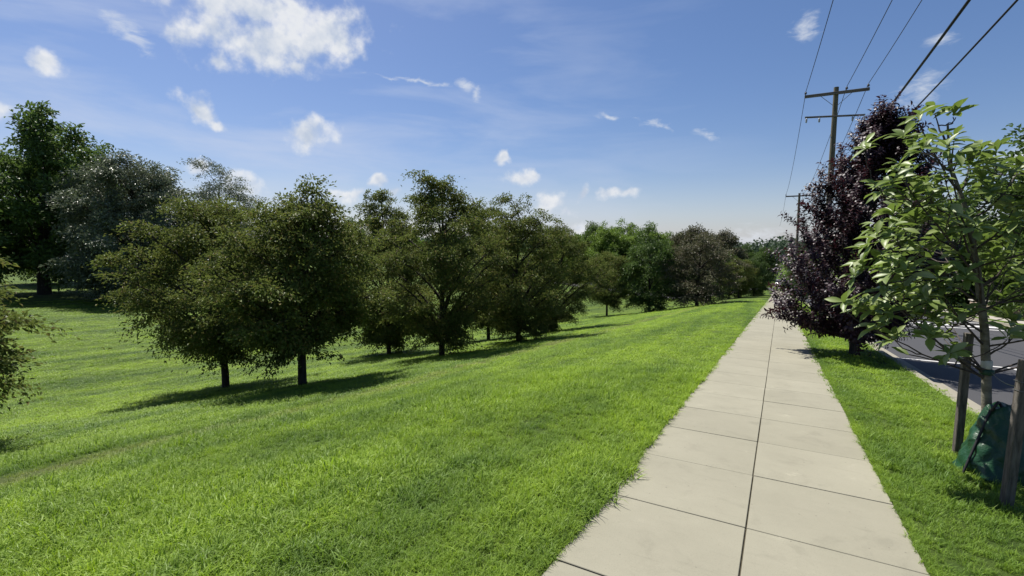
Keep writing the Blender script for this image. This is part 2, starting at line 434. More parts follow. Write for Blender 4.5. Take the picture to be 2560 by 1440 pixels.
# timber and metal
M['pole'] = bark('weathered_pole', (0.10, 0.090, 0.062), (0.22, 0.20, 0.15), (22, 22, 1.6))
M['arm'] = bark('crossarm_timber', (0.14, 0.115, 0.10), (0.26, 0.22, 0.19), (1.5, 18, 18))
M['stake'] = bark('stake_timber', (0.075, 0.066, 0.056), (0.20, 0.18, 0.155), (40, 40, 5))
M['wire'] = plain('cable_black', (0.018, 0.018, 0.020), 0.55, 0.4, 0.1)
M['tie_wire'] = plain('tie_wire', (0.22, 0.22, 0.21), 0.4, 0.5, 0.1, 30, 0.6)
M['porcelain'] = plain('insulator_dark', (0.05, 0.04, 0.04), 0.3, 0.6, 0.2)
M['porcelain_w'] = plain('insulator_grey', (0.42, 0.43, 0.44), 0.3, 0.6, 0.1)
M['steel'] = plain('galvanised_steel', (0.30, 0.31, 0.32), 0.45, 0.5, 0.15, 20, 0.7)
m, q, p, o = mat('bag_green')
tc = q.n('ShaderNodeTexCoord').outputs['Object']
nz = q.noise(tc, 5, 5, 0.6)
wv = q.noise(tc, 90, 2, 0.5)
q.put(p.inputs['Base Color'], q.mix(nz, (0.005, 0.030, 0.012), (0.013, 0.062, 0.024))); p.inputs['Roughness'].default_value = 0.4
p.inputs['Specular IOR Level'].default_value = 0.4
bump(q, p, q.math('ADD', q.noise(tc, 11, 4, 0.55, 0.8), q.math('MULTIPLY', wv, 0.06)), 0.6, 0.03)
M['bag'] = m
M['strap_black'] = plain('black_webbing', (0.015, 0.015, 0.016), 0.6, 0.4)
M['strap_green'] = plain('green_webbing', (0.02, 0.075, 0.045), 0.6, 0.4)
M['tape'] = plain('white_tape', (0.62, 0.62, 0.58), 0.6, 0.3)
M['wall'] = plain('tan_wall_stone', (0.40, 0.31, 0.25), 0.9, 0.2, 0.25, 3)
M['coping'] = plain('coping_stone', (0.45, 0.42, 0.38), 0.9, 0.2, 0.15, 3)
M['house'] = plain('cream_brick', (0.50, 0.43, 0.36), 0.9, 0.2, 0.12, 4)
M['roof'] = plain('shingle_roof', (0.09, 0.08, 0.075), 0.9, 0.2, 0.2, 5)
M['glass'] = plain('window_glass', (0.03, 0.035, 0.04), 0.08, 0.7, 0.1)
M['trim'] = plain('white_trim', (0.75, 0.74, 0.71), 0.6, 0.3)
M['car_white'] = plain('white_car_paint', (0.72, 0.72, 0.72), 0.25, 0.5, 0.02)
M['car_silver'] = plain('silver_car_paint', (0.42, 0.43, 0.46), 0.25, 0.6, 0.03, 10, 0.3)
M['car_blue'] = plain('pale_green_car_paint', (0.38, 0.44, 0.42), 0.3, 0.5, 0.03)
M['tyre'] = plain('tyre_rubber', (0.02, 0.02, 0.02), 0.8, 0.3)
M['lamp_red'] = plain('lamp_lens', (0.30, 0.02, 0.02), 0.2, 0.5)
M['lamp_clear'] = plain('headlamp_lens', (0.6, 0.6, 0.6), 0.15, 0.6)

# ------------------------------------------------------------------ ground sheet
KX = 2.30                      # kerb line
def graded(lo, hi, near, fine, grow):
    xs = [near]; st = fine
    while xs[-1] < hi: xs.append(xs[-1] + st); st *= grow
    ys = [near]; st = fine
    while ys[-1] > lo: ys.append(ys[-1] - st); st *= grow
    return sorted(set(xs + ys[1:]))
gx = [v for v in graded(-700, 700, -6, .28, 1.035) if not (-1.6 < v < 14.6)]
gx = np.array(sorted(gx + [-1.6, -1.45, -1.30, -1.15, -1.05, -1.035, -.6, 0, .6, .795, .81, 1.1, 1.5, 1.9, 2.2, 2.295, 2.31, 4, 7, 10, 11.19, 11.21, 12, 13, 14, 14.6]))
gy = np.array(graded(-80, 900, 4, .28, 1.035))
X, Y = np.meshgrid(gx, gy, indexing='ij')
Z = G(X, Y)
Z = np.where((X > -1.04) & (X < .80), Z - .09, Z)
Z = np.where((X > 2.30) & (X < 11.2), Z - .40, Z)
Z = np.where((Y > 103.2) & (Y < 111.8) & (X < -1.05), Z - .05, Z)
n1, n2 = X.shape
I, J = np.meshgrid(np.arange(n1 - 1), np.arange(n2 - 1), indexing='ij')
a = I * n2 + J
F = np.stack([a, a + n2, a + n2 + 1, a + 1], -1).reshape(-1, 4)
ob('lawn_ground', np_mesh('lawn_ground', np.stack([X, Y, Z], -1).reshape(-1, 3), F, M['turf'], smooth=True), kind='structure', label='mown green grass sloping down from the concrete walk')

def strip(name, x0, x1, ys, dz, m, label=None, parent=None, thick=0.0, kind='structure', nx=2):
    xs = np.linspace(x0, x1, nx)
    X, Y = np.meshgrid(xs, ys, indexing='ij')
    Z = G(X * 0 + 1.0, Y) + dz + .05 * np.maximum(X - 13.5, 0)
    V = np.stack([X, Y, Z], -1).reshape(-1, 3)
    n1, n2 = X.shape
    I, J = np.meshgrid(np.arange(n1 - 1), np.arange(n2 - 1), indexing='ij')
    a = I * n2 + J
    F = np.stack([a, a + n2, a + n2 + 1, a + 1], -1).reshape(-1, 4)
    mb = MB().add(V, F)
    if thick:
        for i in (0, n1 - 1):
            top = V.reshape(n1, n2, 3)[i]; bot = top - np.array([0, 0, thick])
            k = np.arange(n2 - 1)
            mb.add(np.vstack([top, bot]), np.stack([k, k + 1, k + 1 + n2, k + n2], -1))
    return ob(name, mb.mesh(name, m, smooth=False), parent, label=label, kind=kind)

ys_road = np.array(sorted(set(np.round(np.concatenate([np.arange(-30, 130, 2.0), np.arange(130, 500, 20.)]), 2))))
strip('road', KX + .5, 10.75, ys_road, -.145, M['asphalt'], 'dark asphalt street running downhill beside the grass strip')
strip('opposite_gutter', 10.75, 11.03, ys_road, -.135, M['kerb'], 'pale concrete gutter on the far side of the street', thick=.2)
strip('opposite_kerb', 11.03, 11.205, ys_road, .0, M['kerb'], 'pale concrete kerb on the far side of the street', thick=.3)
strip('opposite_pavement', 11.9, 13.5, ys_road, .012, M['pave_far'], 'pale concrete pavement across the street', thick=.1)
# side street at the foot of the hill
ysd = np.linspace(103.5, 111.5, 6)
xs = np.linspace(-75, -1.05, 60)
X, Y = np.meshgrid(xs, ysd, indexing='ij')
n1, n2 = X.shape
I, J = np.meshgrid(np.arange(n1 - 1), np.arange(n2 - 1), indexing='ij'); a = I * n2 + J
ob('side_road', np_mesh('side_road', np.stack([X, Y, G(X, Y) + .03], -1).reshape(-1, 3), np.stack([a, a + n2, a + n2 + 1, a + 1], -1).reshape(-1, 4), M['asphalt'], smooth=True), kind='structure', label='far side street crossing at the foot of the slope')

# road paint
def paint(x0, x1, y0, y1, label):
    ys = np.linspace(y0, y1, 3)
    return strip('road_marking', x0, x1, ys, -.141, M['paint'], label)
paint(KX + .52, 4.95, 15.45, 15.60, 'thin white parking line running out from the near kerb')
paint(4.85, 5.0, 15.05, 15.448, 'short white tick at the end of the parking line')
paint(5.3, 10.7, 31.2, 31.6, 'thin white line across the street in front of the wide one')
paint(5.0, 10.7, 33.2, 34.6, 'wide white band painted across the street')
paint(3.2, 10.7, 37.6, 38.0, 'far white line across the street behind the wide one')

# ------------------------------------------------------------------ sidewalk of separate slabs
walk = ob('sidewalk', None, loc=(0, 0, 0), kind='structure', label='pale concrete sidewalk of two rows of square slabs')
strip('bedding', -1.04, .80, np.arange(-6.0, 104, 1.0), -.011, M['soil'], parent=walk, kind=None)
def slab_mesh(w, l, seed):
    mb = MB().box((0, 0, -.05), (w, l, .10), bev=.003)
    return mb.mesh('slab', M['slab'])
SLA, SLB = slab_mesh(.921, .990, 1), slab_mesh(.930, .990, 2)
rs = random.Random(3)
y = -3.62 + .0
while y < 103:
    for me, x in ((SLA, -1.05 + .460), (SLB, .81 - .4645)):
        yc = y + .5
        sl = float((G(1, yc + .5) - G(1, yc - .5)))
        ob('slab', me, walk, (x + rs.uniform(-.0015, .0015), yc, float(G(1, yc)) + rs.uniform(-.0012, .0012)), (math.atan(sl) + rs.uniform(-.0008, .0008), rs.uniform(-.001, .001), 0))
    y += 1.0
# near kerb and gutter in cast lengths
kerb = ob('near_kerb', None, kind='structure', label='pale concrete kerb and gutter between the grass strip and the street')
kb = MB()
prof = [(0, -.3), (0, .0), (.015, .012), (.15, .006), (.175, -.012), (.195, -.128), (.50, -.140), (.50, -.3)]
L = 2.992
V = [(px, yy, pz) for yy in (-L / 2, L / 2) for px, pz in prof]
kn = len(prof)
kb.add(V, [(i, i + 1, kn + i + 1, kn + i) for i in range(kn - 1)] + [(0, 3, 2, 1), (0, 5, 4, 3), (0, 7, 6, 5), (kn + 1, kn + 2, kn + 3, kn), (kn + 3, kn + 4, kn + 5, kn), (kn + 5, kn + 6, kn + 7, kn)])
KM = kb.mesh('kerb_stone', M['kerb'])
y = -10.0
while y < 120:
    sl = float(G(1, y + 1.5) - G(1, y - 1.5)) / 3
    ob('kerb_stone', KM, kerb, (KX, y, float(G(1, y))), (math.atan(sl), 0, 0))
    y += 3.0

# ------------------------------------------------------------------ grass blades
def tuft(seed, n, spread, hmin, hmax, seg, width):
    r = np.random.default_rng(seed)
    Vs, Fs, ts, base = [], [], [], 0
    for i in range(n):
        a = r.uniform(0, 6.283); rad = spread * math.sqrt(r.uniform(0, 1))
        p = np.array([rad * math.cos(a), rad * math.sin(a), -.012])
        h = r.uniform(hmin, hmax); az = r.uniform(0, 6.283); lean = r.uniform(.25, 1.15)
        dr = np.array([math.cos(az), math.sin(az), 0]); sd_ = np.array([-dr[1], dr[0], 0]) * width * r.uniform(.7, 1.3)
        ang = r.uniform(.05, .35)
        q = p.copy(); tint = r.uniform(0, 1)
        for k in range(seg + 1):
            w = (1 - (k / seg) ** 1.6 * .92)
            Vs += [q - sd_ * w, q + sd_ * w]; ts += [tint, tint]
            if k:
                b = base + 2 * (k - 1); Fs.append((b, b + 1, b + 3, b + 2))
            ang += lean / seg * (1.0 + .5 * k)
            q = q + (dr * math.sin(min(ang, 2.0)) + np.array([0, 0, math.cos(min(ang, 2.0))])) * h / seg
        base += 2 * (seg + 1)
    return np_mesh('grass_tuft', np.array(Vs), np.array(Fs), M['blade'], {'tint': ts})
gcol = bpy.data.collections.new('grass_tufts')
for i in range(5):
    gcol.objects.link(bpy.data.objects.new('a_near_tuft_%d' % i, tuft(i, 46, .090, .055, .150, 4, .0034)))
gcol.objects.link(bpy.data.objects.new('a_near_tuft_5', tuft(77, 16, .075, .10, .20, 4, .0062)))
gcol2 = bpy.data.collections.new('grass_tufts_far')
for i in range(4):
    gcol2.objects.link(bpy.data.objects.new('b_far_tuft_%d' % i, tuft(20 + i, 44, .13, .05, .09, 2, .0048)))

def scatter_group(coll):
    g = bpy.data.node_groups.new('scatter_' + coll.name, 'GeometryNodeTree')
    g.interface.new_socket('Geometry', in_out='INPUT', socket_type='NodeSocketGeometry')
    g.interface.new_socket('Geometry', in_out='OUTPUT', socket_type='NodeSocketGeometry')
    N = g.nodes
    gi, go = N.new('NodeGroupInput'), N.new('NodeGroupOutput')
    ci = N.new('GeometryNodeCollectionInfo'); ci.inputs['Collection'].default_value = coll
    ci.inputs['Separate Children'].default_value = True; ci.inputs['Reset Children'].default_value = True
    ip = N.new('GeometryNodeInstanceOnPoints'); ip.inputs['Pick Instance'].default_value = True
    def attr(nm, dt):
        a = N.new('GeometryNodeInputNamedAttribute'); a.data_type = dt; a.inputs['Name'].default_value = nm; return a.outputs['Attribute']
    rot, sc_, ix = attr('rot', 'FLOAT_VECTOR'), attr('scl', 'FLOAT_VECTOR'), attr('pick', 'INT')
    e2r = N.new('FunctionNodeEulerToRotation')
    lk = g.links.new
    lk(gi.outputs[0], ip.inputs['Points']); lk(ci.outputs[0], ip.inputs['Instance'])
    lk(ix, ip.inputs['Instance Index']); lk(rot, e2r.inputs[0]); lk(e2r.outputs[0], ip.inputs['Rotation']); lk(sc_, ip.inputs['Scale'])
    lk(ip.outputs[0], go.inputs[0])
    return g
def scatter(name, P, rot, scl, pick, coll, label):
    me = bpy.data.meshes.new(name)
    me.vertices.add(len(P)); me.vertices.foreach_set('co', np.asarray(P, np.float32).ravel())
    for nm, tp, dat, key in (('rot', 'FLOAT_VECTOR', rot, 'vector'), ('scl', 'FLOAT_VECTOR', scl, 'vector'), ('pick', 'INT', pick, 'value')):
        at = me.attributes.new(nm, tp, 'POINT')
        at.data.foreach_set(key, np.asarray(dat, np.float32 if key == 'vector' else np.int32).ravel())
    me.update()
    o = ob(name, me, label=label, cat='grass', kind='stuff')
    md = o.modifiers.new('scatter', 'NODES'); md.node_group = scatter_group(coll)
    return o
rg = np.random.default_rng(5)
def sample(n, r0, r1, power, half):
    u = rg.uniform(0, 1, n); e = 2 - power
    rr = (r0 ** e + u * (r1 ** e - r0 ** e)) ** (1 / e)
    an = R(-YAW) + rg.uniform(-half, half, n)
    return rr * np.sin(an), rr * np.cos(an)
def worn(x, y): return (np.abs(x + 6.45 + .3 * np.sin(y * .6)) < .45)
def on_grass(x, y):
    left = x < -1.07 + .025 * np.sin(y * 2.1)
    mid = (x > .825 + .012 * np.sin(y * 3)) & (x < KX - .01)
    return left | mid
x1, y1 = sample(26000, 1.0, 9.0, 1.0, R(66))
k = on_grass(x1, y1) & ~(worn(x1, y1) & (rg.uniform(0, 1, len(x1)) < .55)); x1, y1 = x1[k], y1[k]
# fringe hanging over the edges of the walk and kerb
ye = rg.uniform(.5, 26, 2600) ; ye = .5 + (ye - .5) * rg.uniform(.15, 1, 2600)
side = rg.integers(0, 3, 2600)
xe = np.where(side == 0, -1.065 - rg.uniform(0, .05, 2600), np.where(side == 1, .822 + rg.uniform(0, .04, 2600), KX - .02 - rg.uniform(0, .04, 2600)))
ye = ye + 0.0
x1, y1 = np.concatenate([x1, xe]), np.concatenate([y1, ye])
nn = len(x1)
edge = np.concatenate([np.zeros(nn - 2600), np.ones(2600)])
patch = .82 + .32 * np.sin(x1 * 1.9 + 1.1 * np.sin(y1 * .9)) * np.sin(y1 * 1.3 + x1 * .5)
s1 = rg.uniform(.7, 1.25, nn) * patch * np.where(worn(x1, y1), .6, 1.0) * np.where(edge > 0, .62, 1.0)
s1 *= np.where((x1 > .7) & (x1 < KX), .72, 1.0)
rot1 = np.stack([rg.uniform(-.2, .2, nn), rg.uniform(-.2, .2, nn), rg.uniform(0, 6.283, nn)], -1)
scatter('grass', np.stack([x1, y1, G(x1, y1)], -1), rot1, np.stack([s1, s1, s1 * rg.uniform(.8, 1.15, nn)], -1), np.where(rg.uniform(0, 1, nn) < .07, 5, rg.integers(0, 5, nn)), gcol, 'long green grass blades of the near lawn and verge')
x2, y2 = sample(46000, 8.0, 60.0, 1.55, R(62))
k = on_grass(x2, y2) & ~(worn(x2, y2) & (rg.uniform(0, 1, len(x2)) < .5)); x2, y2 = x2[k], y2[k]
r2 = np.hypot(x2, y2); nn = len(x2)
s2 = rg.uniform(.75, 1.2, nn) * (r2 / 8) ** .45
rot2 = np.stack([rg.uniform(-.15, .15, nn), rg.uniform(-.15, .15, nn), rg.uniform(0, 6.283, nn)], -1)
scatter('grass', np.stack([x2, y2, G(x2, y2)], -1), rot2, np.stack([s2, s2, np.minimum(s2, 1.2) * .6], -1), rg.integers(0, 4, nn), gcol2, 'short mown grass further down the slope')

# ------------------------------------------------------------------ trees
def unit(a): return a / (np.linalg.norm(a, axis=-1, keepdims=True) + 1e-9)
def leaf_cloud(P, Dv, Nv, L, Wd, rng, fold=.25, droop=.2):
    """four-point folded leaves"""
    Dv = unit(Dv); S = unit(np.cross(Dv, Nv)); Nn = np.cross(S, Dv)
    L = L[:, None]; Wd = Wd[:, None]
    tip = P + Dv * L - Nn * L * droop
    mid = P + Dv * L * .45
    a = mid + S * Wd * .5 + Nn * Wd * fold
    b = mid - S * Wd * .5 + Nn * Wd * fold
    V = np.stack([P, a, tip, b], 1).reshape(-1, 3)
    F = np.arange(len(P) * 4).reshape(-1, 4)
    return V, F, np.repeat(rng.uniform(0, 1, len(P)), 4)
def bez(p0, p1, p2, n):
    u = np.linspace(0, 1, n)[:, None]
    return (1 - u) ** 2 * p0 + 2 * u * (1 - u) * p1 + u ** 2 * p2
def crown_profile(t, kind):
    if kind == 'round': return np.sin(np.pi * (t * .86 + .10)) ** .6
    if kind == 'vase': return np.clip(.42 + 1.15 * t - .0 * t, 0, 1) * (1 - np.clip((t - .45) / .62, 0, 1) ** 1.9) + .02
    if kind == 'horn': return (.16 + .84 * (t / .34) ** .85) if t < .34 else (max(0.0, 1 - ((t - .34) / .70) ** 2.1) ** .75 + .03)
    if kind == 'cone': return (1 - t) ** .7 * np.clip(.55 + t * 3, 0, 1) + .04
    return 1.0
def gen_tree(seed, H, Wd, first, fbot, nl=34, ns=5, per=95, leaf=(.075, .042), rs=.42, lean=(0, 0), trunk=.085, prof='round', flat=.28, spread=1.0, topshoots=6, lobes=.16, sides=(9, 5, 3), stretch=.45):
    r = np.random.default_rng(seed)
    lean = np.array([lean[0], lean[1], 0.])
    wood = MB()
    top = H * .93
    zz = np.linspace(-.15, top, 9)
    wob = np.cumsum(r.normal(0, .012 * H, (9, 2)), 0) * np.linspace(0, 1, 9)[:, None]
    TP = np.stack([wob[:, 0], wob[:, 1], zz], -1) + lean * (np.clip(zz / H, 0, 1) ** 1.5)[:, None]
    tr = trunk * (1 - zz / (top * 1.06)) ** .8 + .006
    tr[0] = trunk * 1.5
    TPf = np.vstack([TP[:1], [TP[0] * .85 + TP[1] * .15], TP[1:]]); trf = np.concatenate([[tr[0]], [trunk * 1.08], tr[1:]])
    wood.tube(TPf, trf, sides[0])
    def axis(z): return np.array([np.interp(z, zz, TP[:, k]) for k in range(3)])
    C, Cr, Cn = [], [], []
    ph0 = r.uniform(0, 6.28)
    am = [(r.uniform(0, 6.28), r.uniform(.5, 1)) for _ in range(4)]
    for i in range(nl):
        tt = ((i + r.uniform(.2, .8)) / nl)
        ph = ph0 + i * 2.39996 + r.normal(0, .25)
        lob = 1 + lobes * (math.sin(2 * ph + 5 * tt + am[0][0]) * am[0][1] + math.sin(3 * ph - 7 * tt + am[1][0]) * am[1][1])
        zt = fbot + (H - fbot) * tt * r.uniform(.92, 1.03) * (1 + .55 * lobes * math.sin(2 * ph + am[2][0]) * am[2][1] * tt)
        rad = Wd / 2 * float(crown_profile(tt, prof)) * lob * r.uniform(.82, 1.12)
        tg = axis(min(zt, top)) * np.array([1, 1, 0]) + np.array([rad * math.cos(ph), rad * math.sin(ph), zt])
        zs = float(np.clip(zt - rad * r.uniform(.55, 1.15) * spread, first, top * .97))
        if zs > zt + .1: zs = zt + .1 if zt > first else first
        p0 = axis(zs)
        p1 = p0 * .5 + tg * .5 + np.array([0, 0, .10 * rad + .18 * max(zt - zs, 0)]) + r.normal(0, .05 * rad, 3)
        ln = np.linalg.norm(tg - p0)
        pts = bez(p0, p1, tg, 7)
        r0 = min(trunk * .45, .012 + .012 * ln)
        wood.tube(pts, np.linspace(r0, .006, 7), sides[1])
        tan = unit(tg - p0)
        C.append(tg); Cr.append(rs * .9); Cn.append(tan)
        for j in range(ns):
            u = .34 + .62 * (j + r.uniform(.1, .9)) / ns
            b0 = (1 - u) ** 2 * p0 + 2 * u * (1 - u) * p1 + u ** 2 * tg
            d = unit(tan * r.uniform(.3, 1.0) + r.normal(0, .75, 3) * np.array([1, 1, .55]))
            l2 = rs * r.uniform(1.0, 2.2) * (1.15 - .35 * u)
            b1 = b0 + d * l2 + np.array([0, 0, r.uniform(-.15, .12) * l2])
            wood.tube(bez(b0, (b0 + b1) / 2 + np.array([0, 0, .08 * l2]), b1, 4), np.linspace(r0 * .38 + .002, .003, 4), sides[2])
            C.append(b1); Cr.append(rs * r.uniform(.7, 1.15)); Cn.append(d)
            if r.uniform() < .7:
                C.append(b0 * .45 + b1 * .55); Cr.append(rs * r.uniform(.55, .85)); Cn.append(d)
    for i in range(topshoots):
        a = r.uniform(0, 6.28); q = r.uniform(0, .22) * Wd
        b0 = axis(top * r.uniform(.86, .98)) + np.array([q * math.cos(a), q * math.sin(a), -q * .5])
        b1 = b0 + np.array([r.normal(0, .08), r.normal(0, .08), r.uniform(.10, .2)]) * H * .7
        wood.tube(np.linspace(b0, b1, 4), np.linspace(.008, .003, 4), 3)
        for u in (.35, .7, 1.0):
            C.append(b0 + (b1 - b0) * u); Cr.append(rs * .45); Cn.append(np.array([0, 0, 1.]))
    C, Cr, Cn = np.array(C), np.array(Cr), np.array(Cn)
    w = Cr ** 2; cnt = np.maximum(6, (per * w / w.mean()).astype(int))
    idx = np.repeat(np.arange(len(C)), cnt); n = len(idx)
    sn = unit(np.array([0, 0, 1.]) * 1.1 + Cn * np.array([.6, .6, .1]) + r.normal(0, .30, (len(C), 3)))
    off = r.normal(0, .52, (n, 3)) * Cr[idx][:, None]
    N_ = sn[idx]
    hgt = (off * N_).sum(1, keepdims=True)
    off = off - N_ * hgt * (1 - flat)
    al = (off * Cn[idx]).sum(1, keepdims=True)
    off = off + Cn[idx] * al * stretch
    # sprays droop at their rim
    rr = np.linalg.norm(off, axis=1, keepdims=True)
    off[:, 2:3] -= .14 * rr ** 2 / (Cr[idx][:, None] + .01)
    P = C[idx] + off
    Dv = unit(off) * .7 + Cn[idx] * .5 + r.normal(0, .5, (n, 3)) + np.array([0, 0, -.12])
    Nv = unit(N_ + r.normal(0, .42, (n, 3)))
    LL = leaf[0] * r.uniform(.65, 1.3, n); WW = leaf[1] * r.uniform(.7, 1.25, n)
    V, F, ti = leaf_cloud(P, Dv, Nv, LL, WW, r)
    return wood, V, F, ti
def tree_obj(name, gen, leafm, barkm, loc, label, cat='tree', group=None, rz=0, scale=1.0):
    wood, V, F, ti = gen
    e = ob(name, None, loc=loc, rot=(0, 0, rz), label=label, cat=cat, group=group)
    e.scale = (scale,) * 3
    ob('trunk', wood.mesh('trunk', barkm, smooth=True), e)
    cr = ob('crown', np_mesh('crown', V, F, leafm, {'tint': ti}), e)
    cr['kind'] = 'stuff'
    return e
def copy_tree(src, loc, rz, scale, label, group=None):
    c = src.copy(); COL.objects.link(c)
    c.location = loc; c.rotation_euler = (0, 0, rz); c.scale = scale if hasattr(scale, '__len__') else (scale,) * 3
    c['label'] = label
    if group: c['group'] = group
    for ch in src.children:
        k = ch.copy(); COL.objects.link(k); k.parent = c
    return c
def g3(x, y, dz=0.0): return (x, y, float(G(x, y)) + dz)
CR = np.array([math.cos(R(YAW)), math.sin(R(YAW))])      # towards the right as one walks up to the row

ROWG = 'row of small dark bronze-green trees along the lawn'
near_row = [
    # x, y, H, W, first, fbot, lean to the right, seed, label
    (-12.3, 1.35, 4.0, 3.9, .7, .75, -.05, 31, 'dark bronze-green tree cut off by the left edge of the photo'),
    (-14.8, 8.35, 5.45, 4.6, .95, 1.1, -.3, 32, 'broad spreading bronze-green tree, leftmost whole tree of the row, short single trunk'),
    (-10.45, 7.8, 4.6, 3.5, .9, 1.0, .25, 33, 'bronze-green tree nearest the walk in the row, second whole trunk from left'),
    (-16.5, 17.2, 7.2, 4.7, .6, .55, -.2, 34, 'bronze-green tree standing behind and left of the tallest tree, third trunk from left'),
    (-10.8, 14.0, 6.35, 4.5, .5, .5, 0, 35, 'tallest bronze-green tree at the middle of the row with leafy low branches'),
    (-14.7, 23.5, 7.2, 4.3, .8, .8, 0, 36, 'slim bronze-green tree half hidden behind the middle of the row'),
    (-9.9, 18.3, 5.7, 4.7, .5, .4, .4, 47, 'dense dark bronze-green tree right of the tallest one, foliage near the ground'),
    (-11.6, 25.6, 5.8, 5.2, .5, .25, .5, 38, 'low bushy bronze-green tree at the right end of the dense clump'),
]
variants = []
for (x, y, H, Wd, fi, fb_, ln, sd_, lab) in near_row:
    pr = 'horn'
    big = H > 7
    g = gen_tree(sd_, H, Wd, fi, fb_, nl=58, ns=5, per=90, leaf=(.088, .048) if not big else (.10, .056), rs=.33, lean=(CR[0] * ln, CR[1] * ln), trunk=.105, prof=pr, flat=.26, spread=1.0, topshoots=10, lobes=.26)
    variants.append(tree_obj('bronze_leaf_tree', g, M['hornbeam'], M['bark'], g3(x, y, -.02), lab, group=ROWG))
far_row = [
    (-16.7, 51.6, 1.05, (1, 1, 1), 'small bronze-green tree on a thin bare trunk past the clump, first of the far row'),
    (-12.3, 52.7, 1.28, (1, 1, 1), 'dark rounded tree second in the far row with branches to the ground'),
    (-7.6, 53.7, 1.15, (1.2, 1.2, 1), 'wide brownish tree third in the far row'),
    (-6.5, 78.0, .95, (1, 1, 1), 'little dark tree fourth in the far row'),
    (-5.0, 75.0, .85, (1, 1, 1), 'little dark tree fifth in the far row close to the walk'),
    (-3.4, 83.0, .9, (1, 1, 1), 'last little dark tree of the far row beside the walk'),
]
fr_gen = [gen_tree(51, 6.6, 5.4, 1.1, 1.3, prof='horn', nl=36, ns=5, per=60, leaf=(.15, .085), rs=.48, trunk=.11),
          gen_tree(52, 6.4, 5.0, .5, .35, nl=40, ns=5, per=66, leaf=(.15, .085), rs=.48, trunk=.12),
          gen_tree(53, 6.2, 5.4, .5, .4, nl=40, ns=5, per=50, leaf=(.15, .08), rs=.50, trunk=.12, topshoots=14)]
far_objs = []
for i, (x, y, s, sc3, lab) in enumerate(far_row):
    s3 = tuple(s * q_ for q_ in sc3)
    if i < 3:
        e = tree_obj('bronze_leaf_tree', fr_gen[i], M['leaf_brown'] if i == 2 else M['leaf_mid'] if i == 1 else M['hornbeam'], M['bark'], g3(x, y, -.02), lab, group=ROWG)
        e.scale = s3; far_objs.append(e)
    else:
        copy_tree(far_objs[i % 2], g3(x, y, -.02), i * 1.7, s3, lab, ROWG)

# big park trees at left
g = gen_tree(71, 16.2, 14.5, 2.6, 2.2, lean=(1.6, 1.0), nl=50, ns=5, per=88, leaf=(.36, .22), rs=1.0, trunk=.55, flat=.4, lobes=.2, topshoots=5)
tree_obj('park_tree', g, M['leaf_mid'], M['bark'], g3(-65.5, 19.3, -.05), 'huge dark green tree on a thick trunk at the far left of the lawn', group='big trees across the lawn')
g = gen_tree(72, 12.8, 11.6, 1.6, .7, nl=72, ns=6, per=100, leaf=(.26, .115), rs=.85, trunk=.5, flat=.35, lobes=.12, topshoots=6)
tree_obj('park_tree', g, M['leaf_grey'], M['bark'], g3(-53.3, 22.9, -.05), 'big rounded grey-green tree right of the huge dark one', group='big trees across the lawn')
g = gen_tree(73, 15.6, 13.0, 4.0, 5.5, nl=34, ns=5, per=60, leaf=(.28, .12), rs=1.1, trunk=.34, prof='vase', flat=.22, lobes=.25, topshoots=4)
tree_obj('park_tree', g, M['leaf_grey'], M['bark'], g3(-70.0, 40.5, -.05), 'open airy grey-green tree with sky through its flat layered branches', group='big trees across the lawn')
g = gen_tree(74, 17.5, 12.0, 2.2, 1.5, nl=46, ns=5, per=90, leaf=(.36, .22), rs=1.15, trunk=.45, flat=.4)
tree_obj('park_tree', g, M['leaf_mid'], M['bark'], g3(-86, 27.5, -.05), 'green treetop showing between the huge dark tree and the grey-green one', group='big trees across the lawn')
g = gen_tree(75, 16.0, 12.0, 2.0, 1.0, nl=46, ns=5, per=90, leaf=(.36, .22), rs=1.15, trunk=.45, flat=.4)
tree_obj('park_tree', g, M['leaf_mid'], M['bark'], g3(-74, 9.5, -.05), 'dark green tree behind the tree cut off by the left edge', group='big trees across the lawn')

